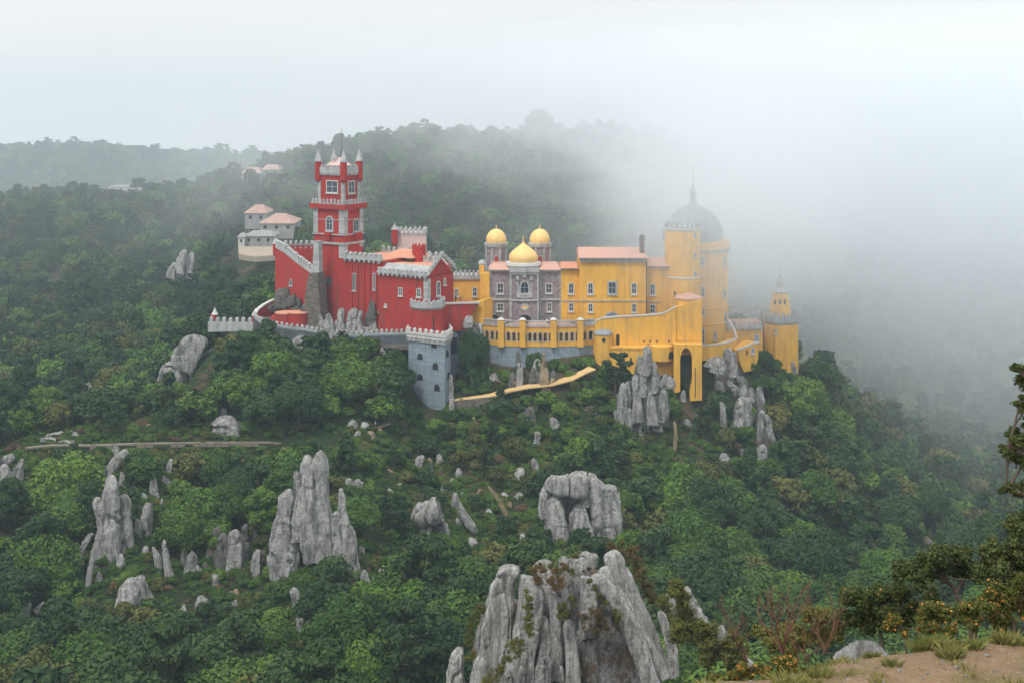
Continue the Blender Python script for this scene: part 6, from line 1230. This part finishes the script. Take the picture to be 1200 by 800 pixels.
# ------------------------------------------------------------------ foreground
LEAF['near'] = leaf_mat('leaves_near_dark', (0.026, 0.042, 0.013), (0.10, 0.125, 0.036), 0.2, (0.12, 0.10, 0.03), 0.2)
LEAF['nearolive'] = leaf_mat('leaves_near_olive', (0.035, 0.052, 0.013), (0.12, 0.135, 0.03), 0.2, (0.16, 0.12, 0.03), 0.3)
LEAF['rustleaf'] = leaf_mat('leaves_orange', (0.40, 0.14, 0.03), (0.62, 0.30, 0.06), 0.2, (0.5, 0.12, 0.04), 0.5)
LEAF['moss'] = leaf_mat('heather_olive', (0.035, 0.048, 0.012), (0.11, 0.125, 0.03), 0.2, (0.14, 0.10, 0.03), 0.35)
LEAF['heath'] = leaf_mat('heather_brown', (0.04, 0.032, 0.015), (0.12, 0.09, 0.04), 0.2, (0.14, 0.08, 0.03), 0.5)
def leafy(name, label, cat, D, clumps, size, per, mat, stems=(), seed=1, stem_r=0.05, stem_name='trunk', extra=None, flat=0.85, base=None, group=None):
    """clumps: (px, py, radius px[, depth offset]); stems: lists of (px, py[, depth offset])"""
    rng = np.random.default_rng(seed); cen = []; rad = []
    for c in clumps:
        Dk = D+(c[3] if len(c) > 3 else rng.normal()*c[2]*D/F*0.6); cen.append(W(c[0], c[1], Dk)[:]); rad.append(c[2]*Dk/F)
    cen = np.array(cen); rad = np.array(rad)
    bp = base or (np.mean([c[0] for c in clumps]), max(c[1]+c[2]*0.6 for c in clumps)); root = empty(name, label, cat, W(bp[0], bp[1], D), 0, group)
    inv = Matrix.Translation(root.location).inverted()
    # break every clump into sub-clumps so that the outline is ragged
    k = 9; off = rng.normal(size=(len(cen)*k, 3)); off /= np.linalg.norm(off, axis=1)[:, None]
    c2 = np.repeat(cen, k, 0)+off*np.repeat(rad, k)[:, None]*0.85*rng.random((len(cen)*k, 1))**0.5; r2 = np.repeat(rad, k)*(0.25+0.4*rng.random(len(cen)*k))
    v, f = leaves_np(rng, c2, r2, max(4, int(per*2.0)//k), size*0.6, flat=flat, inner=0.05); o = link('crown', mesh_np('crown', v, f), LEAF[mat], root); o.matrix_parent_inverse = inv
    if extra:
        em, frac, es = extra; pick = rng.random(len(c2)) < 0.6
        v, f = leaves_np(rng, c2[pick], r2[pick]*1.05, max(1, int(per*2//k*frac)), es*0.55, inner=0.3); o = link('autumn_leaves', mesh_np('autumn_leaves', v, f), LEAF[em], root); o.matrix_parent_inverse = inv
    m = MB()
    if stems:
        q = stems[0][0]; a = W(q[0], q[1], D+(q[2] if len(q) > 2 else 0)); g_ = gz(a.x, a.y)
        if g_ < a.z: m.tube([(a.x, a.y, g_-0.2), a+Vector((0, 0, 0.02))], stem_r*1.15, 6, stem_r)
    for s in stems:
        P3 = [W(q[0], q[1], D+(q[2] if len(q) > 2 else 0)) for q in s]; m.tube(P3, stem_r*(1 if s is stems[0] else 0.6), 6, stem_r*0.35)
    for i in rng.choice(len(c2), min(len(c2), 16), replace=False):       # limbs reach into the crown
        if stems:
            s = stems[rng.integers(0, len(stems))]; q = s[-1]; a = W(q[0], q[1], D+(q[2] if len(q) > 2 else 0)); e = Vector(c2[i])
            if (e-a).length < 6*float(max(rad)): m.tube([a, a.lerp(e, .5)+Vector((0, 0, -.05*(e-a).length)), e], stem_r*0.3, 5, stem_r*0.1)
    if m.v: o = m.build(stem_name, BARK, root); o.matrix_parent_inverse = inv
    return root
rr = random.Random(5)
def blob(px, py, rx, ry, n, r): return [(px+rx*rr.uniform(-1, 1), py+ry*rr.uniform(-1, 1), r*rr.uniform(.7, 1.2)) for _ in range(n)]
# oaks and bushes beyond the ledge
leafy('oak_tree', 'gnarled small oak with dark forked trunk and flat spreading crown behind the sandy ledge', 'tree', 37,
      [(1062, 668, 13), (1080, 660, 15), (1098, 652, 16), (1118, 655, 15), (1138, 662, 14), (1130, 650, 12), (1075, 678, 12), (1150, 672, 12), (1092, 668, 12), (1105, 664, 14), (1122, 668, 12), (1052, 676, 8), (1112, 646, 9)], 0.062, 900, 'near', [[(1140, 735), (1128, 712), (1118, 690), (1104, 672)], [(1120, 695), (1130, 676), (1140, 664)], [(1110, 682), (1092, 672), (1076, 668)]], 21, 0.11)
leafy('oak_tree', 'dense dark oak crowding the frame edge, tallest of the oaks beside the ledge', 'tree', 33,
      blob(1185, 668, 22, 32, 16, 15)+blob(1168, 640, 12, 12, 5, 11)+[(1190, 618, 12), (1200, 605, 12), (1158, 648, 9)]+blob(1215, 660, 20, 50, 10, 20), 0.06, 900, 'near', [[(1215, 770), (1208, 720), (1200, 670)], [(1205, 700), (1185, 670)]], 22, 0.1)
leafy('bush', 'round dark green bush left of the gnarled oak, its leaves touched with orange', 'bush', 38, blob(1010, 712, 30, 18, 14, 15)+blob(1055, 712, 26, 20, 12, 15)+blob(1020, 695, 20, 8, 5, 10)+blob(1085, 715, 16, 18, 6, 14), 0.058, 800, 'near', [[(1035, 760), (1030, 730), (1025, 712)]], 23, 0.06, 'stem', ('rustleaf', 0.03, 0.055))
leafy('bush', 'low olive bush at the foot of the gnarled oak beside the grass', 'bush', 30, blob(1105, 722, 26, 12, 9, 12)+blob(1150, 715, 28, 14, 10, 13), 0.045, 700, 'nearolive', [[(1120, 755), (1118, 735), (1112, 722)]], 24, 0.04, 'stem', ('rustleaf', 0.05, 0.05))
leafy('bush', 'yellow-flecked bush under the tall dark oak at the ledge corner', 'bush', 25, blob(1180, 705, 26, 16, 12, 12)+blob(1200, 685, 10, 16, 4, 12), 0.04, 700, 'nearolive', [[(1190, 750), (1188, 730), (1182, 712)]], 25, 0.04, 'stem', ('rustleaf', 0.07, 0.05))
leafy('bush', 'pale green straggling bush below the twiggy dead shrub', 'bush', 44, blob(905, 752, 34, 12, 10, 14)+blob(955, 735, 26, 16, 10, 14), 0.065, 700, 'nearolive', [[(925, 790), (925, 765), (922, 750)]], 26, 0.05, 'stem', ('rustleaf', 0.02, 0.06))
leafy('bush', 'mossy green bush spilling right of the great granite outcrop', 'bush', 85, blob(812, 735, 22, 16, 10, 13)+blob(845, 765, 22, 16, 10, 14)+blob(800, 700, 12, 10, 4, 10)+blob(870, 785, 16, 10, 5, 12), 0.12, 700, 'moss', [[(830, 800), (830, 775), (828, 755)]], 27, 0.1, 'stem')
leafy('bush', 'orange-leaved bramble at the left tip of the sandy ledge', 'bush', 20, blob(880, 785, 22, 6, 7, 7)+blob(850, 795, 20, 4, 4, 7)+blob(925, 780, 14, 6, 4, 7), 0.026, 500, 'nearolive', [[(880, 800), (882, 790), (880, 782)]], 28, 0.02, 'stem', ('rustleaf', 0.16, 0.035))
leafy('bush', 'small bramble with red-orange leaves between the bush and the ledge grass', 'bush', 24, blob(1060, 735, 22, 8, 6, 8)+blob(1100, 738, 16, 6, 4, 7), 0.03, 500, 'nearolive', [[(1062, 758), (1062, 745), (1060, 736)]], 29, 0.02, 'stem', ('rustleaf', 0.12, 0.04))
# branches hanging in from a tree whose trunk stands outside the frame
leafy('holm_oak', 'tall dark oak reaching in with layered boughs at the right margin, nearest tree', 'tree', 24,
      [(1198, 436, 10), (1205, 450, 12), (1190, 430, 6), (1196, 470, 9), (1206, 480, 12), (1186, 508, 9), (1197, 515, 11), (1208, 500, 12), (1180, 530, 9), (1192, 538, 10), (1205, 545, 12), (1182, 572, 7), (1195, 576, 9), (1208, 570, 12), (1176, 524, 6), (1174, 574, 4), (1200, 605, 9), (1212, 590, 12)]+[(1225+rr.uniform(-5, 40), rr.uniform(400, 620), 17) for _ in range(26)], 0.042, 620, 'near',
      [[(1252, 760), (1246, 640), (1240, 520), (1232, 420)], [(1240, 545), (1212, 530), (1182, 522)], [(1240, 470), (1215, 450), (1196, 436)], [(1243, 590), (1212, 580), (1180, 574)]], 30, 0.11, flat=0.5)
# growth rooted on the great outcrop: (crop x, y, radius) groups
def on_rock(lab, pts, mat, seed, D=104, size=0.06, per=800, name='heather_shrub'):
    leafy(name, lab, 'shrub', D, [(520+a/4.286, 630+b/4.286, r/4.286) for a, b, r in pts], size, per, mat, [], seed)
on_rock('bright upright green shrub growing from the cleft of the great outcrop', [(425, 300, 22), (428, 345, 30), (425, 395, 36), (430, 440, 36), (440, 480, 28), (415, 265, 12)], 'nearolive', 41, 102.5, 0.07, 700)
on_rock('olive heather cushion below the bright upright shrub on the outcrop', [(350, 535, 42), (370, 570, 42), (320, 600, 34), (385, 520, 28), (300, 640, 28)], 'moss', 42, 102.6)
on_rock('olive heather mat low on the left foot of the great outcrop', [(255, 690, 40), (215, 715, 34), (285, 665, 26), (150, 580, 26), (120, 600, 20)], 'moss', 43, 103)
on_rock('mossy heather hugging the outer left edge of the great outcrop', [(190, 350, 26), (170, 390, 34), (145, 440, 36), (130, 490, 34), (200, 370, 20), (120, 530, 24)], 'moss', 44, 106.5)
on_rock('brown heather saddle between the left slab and the top boulders', [(470, 190, 34), (455, 160, 26), (500, 155, 24), (560, 160, 22), (600, 140, 20), (540, 215, 28), (580, 220, 36), (560, 245, 26), (480, 230, 22)], 'heath', 45, 105)
on_rock('green heather fringe along the summit boulders of the great outcrop', [(430, 150, 20), (540, 140, 20), (620, 150, 20), (660, 90, 18), (640, 170, 18), (480, 140, 18), (700, 160, 16)], 'moss', 46, 107)
on_rock('round olive tuft between the two slender fingers of the outcrop', [(590, 345, 28), (610, 375, 32), (585, 400, 24), (640, 300, 18), (655, 340, 16)], 'moss', 47, 103.6)
on_rock('green ribbon of moss in the cleft beside the long right slabs', [(730, 215, 14), (755, 250, 16), (785, 290, 18), (815, 325, 18), (860, 370, 22), (880, 400, 22)], 'nearolive', 48, 103.8)
on_rock('rusty heather patch draped over the dark front boulder', [(740, 375, 40), (700, 400, 34), (780, 370, 34), (720, 440, 34), (790, 420, 28), (820, 450, 22), (760, 470, 26), (870, 430, 18)], 'heath', 49, 104.2, 0.06, 500)
on_rock('broad brown-green heather thicket along the right shoulder of the outcrop', [(880, 60, 44), (930, 90, 50), (965, 120, 44), (985, 180, 44), (1010, 230, 40), (1030, 280, 36), (960, 60, 30), (840, 50, 30), (1040, 310, 24)], 'heath', 50, 109, 0.09, 560)
on_rock('thick mossy thicket right of the long slabs of the outcrop', [(1090, 320, 44), (1130, 360, 44), (1160, 420, 44), (1150, 480, 40), (1100, 300, 26), (1180, 460, 34), (1160, 530, 40), (1190, 360, 30)], 'moss', 51, 107.5, 0.09, 600)
# dead twiggy shrubs
def twigs(label, D, base, tips, seed, r=0.016):
    root = empty('dead_shrub', label, 'shrub', W(*base, D)); inv = Matrix.Translation(root.location).inverted(); rg = random.Random(seed); m = MB()
    for tx, ty in tips:
        a = W(base[0]+rg.uniform(-3, 3), base[1], D); b = W(tx, ty, D+rg.uniform(-.5, .5)); mid = a.lerp(b, .5)+Vector((rg.uniform(-.15, .15), 0, rg.uniform(-.05, .15))); m.tube([a, mid, b], r, 5, r*0.35)
        for _ in range(5):
            t = rg.uniform(.35, .95); s = a.lerp(mid, t*2) if t < .5 else mid.lerp(b, t*2-1); e = s+Vector((rg.uniform(-.35, .35), rg.uniform(-.2, .2), rg.uniform(.1, .55))); m.tube([s, e], r*0.45, 4, r*0.2)
            for _ in range(2): s2 = s.lerp(e, rg.uniform(.4, .9)); m.tube([s2, s2+Vector((rg.uniform(-.15, .15), 0, rg.uniform(.05, .25)))], r*0.25, 3, r*0.12)
    o = m.build('branches', TWIG, root); o.matrix_parent_inverse = inv
TWIG = plain_mat('reddish_twigs', (0.17, 0.085, 0.06), 0.85, 0.4, 3.0, 0.1)
twigs('bare reddish twiggy shrub standing tallest in front of the dark valley', 30, (918, 765), [(895, 690), (905, 700), (925, 680), (940, 690), (885, 715), (950, 705), (915, 712), (935, 720)], 1, 0.02)
twigs('thin bare shrub with arching twigs left of the round dark bush', 28, (968, 765), [(960, 720), (975, 700), (985, 712), (950, 735), (992, 728)], 2, 0.014)
twigs('sparse dead stems leaning out right of the great outcrop', 40, (875, 775), [(850, 720), (838, 705), (868, 715), (858, 740)], 3, 0.02)
twigs('wispy dead stems at the ledge between bramble and boulder', 21, (945, 790), [(930, 750), (950, 745), (962, 758), (940, 760)], 4, 0.008)
outcrop('ledge_boulder', 'pale speckled boulder half buried at the rim of the sandy ledge', 'rock', 21.5, (840, 400), 2, [(355, 700, 352, 760, 92, dict(n='boulder', r=.5, th=.8)), (315, 728, 312, 755, 26, dict(r=.5))], 'near', .05, 1.6)
def ledge_grass():
    rng = np.random.default_rng(3); V = []; n = 0
    def blades(cx, cy, rad, k, h):
        a = rng.random(k)*6.283; q = rad*rng.random(k)**0.7; x = cx+np.cos(a)*q; y = cy+np.sin(a)*q; z = ground_z(x, y)-0.01
        hh = h*(0.5+0.7*rng.random(k)); lean = rng.normal(size=(k, 2))*hh[:, None]*0.35+np.stack([np.cos(a), np.sin(a)], -1)*(q/rad*hh*0.45)[:, None]
        w_ = 0.006+0.004*rng.random(k); b = rng.random(k)*3.14; dx, dy = np.cos(b)*w_, np.sin(b)*w_
        p0 = np.stack([x-dx, y-dy, z], -1); p1 = np.stack([x+dx, y+dy, z], -1); m0 = np.stack([x+lean[:, 0]*.4+dx*.7, y+lean[:, 1]*.4+dy*.7, z+hh*.6], -1); t = np.stack([x+lean[:, 0], y+lean[:, 1], z+hh], -1)
        V.append(np.stack([p0, p1, m0, t], 1).reshape(-1, 3))
    # each clump is a tussock, but nobody would count the turf as a whole
    for _ in range(110):
        px = rng.uniform(800, 1215); D = rng.uniform(17.5, 23); blades(X(px, D), D, rng.uniform(.05, .22), int(rng.uniform(20, 60)), rng.uniform(.04, .13))
    x = rng.uniform(2, 10, 900); y = rng.uniform(15, 24, 900)
    for a, b in zip(x, y): blades(a, b, 0.3, 3, 0.05)
    v = np.concatenate(V); me = mesh_np('grass', v, np.arange(len(v)).reshape(-1, 4)); o = link('grass', me, GRASS); tag(o, kind='stuff')
    root_n = 0
    for px, D, rad, k, h, lab in ((1088, 20.6, .22, 420, .27, 'largest yellow-green grass tussock on the sandy ledge'), (1115, 20.0, .16, 260, .22, 'grass tussock right beside the largest one, nearer the viewer'), (1140, 20.3, .13, 180, .18, 'small grass tussock right of the two big ones'), (1045, 19.8, .12, 150, .13, 'flat little grass tussock left on the bare sand'),
                                  (1180, 20.6, .2, 300, .24, 'straw-coloured tussock under the yellow-flecked bush'), (960, 19.6, .2, 240, .16, 'low grass tussock near the orange bramble'), (1195, 18.6, .25, 360, .26, 'green grass tussock at the lower corner of the ledge'), (925, 19.2, .2, 260, .22, 'tall grass tussock at the left tip of the ledge'), (1020, 20.6, .12, 120, .12, 'thin tussock next to the pale speckled boulder')):
        V.clear(); x_ = X(px, D); blades(x_, D, rad, k, h*.75); v = V[0]; me = mesh_np('grass_tussock', v, np.arange(len(v)).reshape(-1, 4)); o = link('grass_tussock', me, GRASS)
        tag(o, lab, 'grass tussock', 'grass tussocks on the ledge')
def ledge_gravel():
    ms = []
    for i in range(3):
        bm = bmesh.new(); bmesh.ops.create_icosphere(bm, subdivisions=2, radius=0.03)
        for v in bm.verts: v.co *= 1+0.5*mnoise.noise(v.co*40+Vector((i*7, 0, 0))); v.co.z *= 0.6
        me = bpy.data.meshes.new('pebble'); bm.to_mesh(me); bm.free(); me.materials.append(G['near' if i else 'tan']); ms.append(me)
    rng = np.random.default_rng(8); n = 1500; x = rng.uniform(0.5, 10, n); y = rng.uniform(14.5, 24, n); s = 0.25+1.1*rng.random(n)**5
    scatter_stuff('gravel', ms, np.stack([x, y, ground_z(x, y)], -1), rng.integers(0, 3, n), np.stack([s*1.4, s, s], -1))
ledge_gravel()
GRASS = leaf_mat('grass_blades', (0.07, 0.10, 0.022), (0.24, 0.24, 0.07), 0.2, (0.36, 0.26, 0.11), 0.3)
ledge_grass()

# ------------------------------------------------------------------ people
def person_mesh():
    me = bpy.data.meshes.new('person'); J = [(0, 0, .98), (0, 0, 1.2), (0, 0, 1.42), (0, -.01, 1.52), (0, -.02, 1.66), (0, -.02, 1.74), (-.1, 0, .92), (-.11, -.04, .5), (-.12, 0, .08), (-.12, -.13, .04), (.1, 0, .92), (.11, .06, .5), (.12, .12, .08), (.12, -.02, .04),
         (-.19, 0, 1.4), (-.26, .02, 1.12), (-.22, -.14, .92), (.19, 0, 1.4), (.27, 0, 1.12), (.25, -.1, .88)]
    E = [(0, 1), (1, 2), (2, 3), (3, 4), (4, 5), (0, 6), (6, 7), (7, 8), (8, 9), (0, 10), (10, 11), (11, 12), (12, 13), (2, 14), (14, 15), (15, 16), (2, 17), (17, 18), (18, 19)]
    Rd = [.14, .13, .15, .06, .1, .07, .1, .065, .045, .035, .1, .065, .045, .035, .06, .045, .03, .06, .045, .03]
    me.from_pydata(J, E, []); o = bpy.data.objects.new('p', me); COL.objects.link(o)
    o.modifiers.new('s', 'SKIN')
    for v, r in zip(me.skin_vertices[0].data, Rd): v.radius = (r, r*0.85)
    me.skin_vertices[0].data[0].use_root = True; o.modifiers.new('u', 'SUBSURF').levels = 1
    dg = bpy.context.evaluated_depsgraph_get(); m2 = bpy.data.meshes.new_from_object(o.evaluated_get(dg)); bpy.data.objects.remove(o); return m2
PM = person_mesh()
def cloth(n, c): return plain_mat(n, c, 0.9, 0.1, 3, 0.1)
SKIN = cloth('skin', (0.5, 0.32, 0.24)); HAIR = cloth('hair', (0.05, 0.035, 0.025)); 
def person(label, px, pyfoot, D, rz, top, legs):
    me = PM.copy(); me.materials.clear()
    for m in (cloth('trousers', legs), cloth('shirt', top), SKIN, HAIR): me.materials.append(m)
    for p in me.polygons: c = p.center; p.material_index = 0 if c.z < .95 else (1 if c.z < 1.5 and not (abs(c.x) > .18 and c.z < 1.02) else 2); p.material_index = 3 if c.z > 1.7 or (c.z > 1.6 and c.y > 0.02) else p.material_index
    o = link('person', me, None, None, W(px, pyfoot, D), True); o.rotation_euler.z = rz; tag(o, label, 'person', 'visitors on the terraces')
person('person in dark clothes leaning at the pale coping of the red terrace wall', 534, 354.5, 344, .5, (.04, .04, .05), (.03, .03, .05))
person('person in red top behind the pale coping of the red terrace wall', 540, 354.5, 345, 2.2, (.5, .06, .05), (.1, .1, .12))
person('person in black standing on top of the grey stone tower', 507.5, 390.5, 334.5, 0, (.02, .02, .02), (.02, .02, .03))
person('person in a red shirt passing under the arcade terrace', 626, 400, 343.5, 1.2, (.55, .05, .04), (.08, .08, .1))
person('person in blue passing under the arcade terrace', 634.5, 400, 343.5, -1.3, (.05, .1, .5), (.05, .05, .12))
person('person in a white shirt on the domed facade forecourt', 641, 381.5, 347, .3, (.7, .7, .7), (.1, .12, .2))
person('person in orange walking on the ochre garden path', 603, 455, 329.8, 1.5, (.7, .25, .05), (.1, .1, .12))
person('person in pale blue on the contour track by the stone steps', 440, 501.5, 310.5, 1.5, (.3, .45, .65), (.1, .1, .12))
plant()
flush_trees()
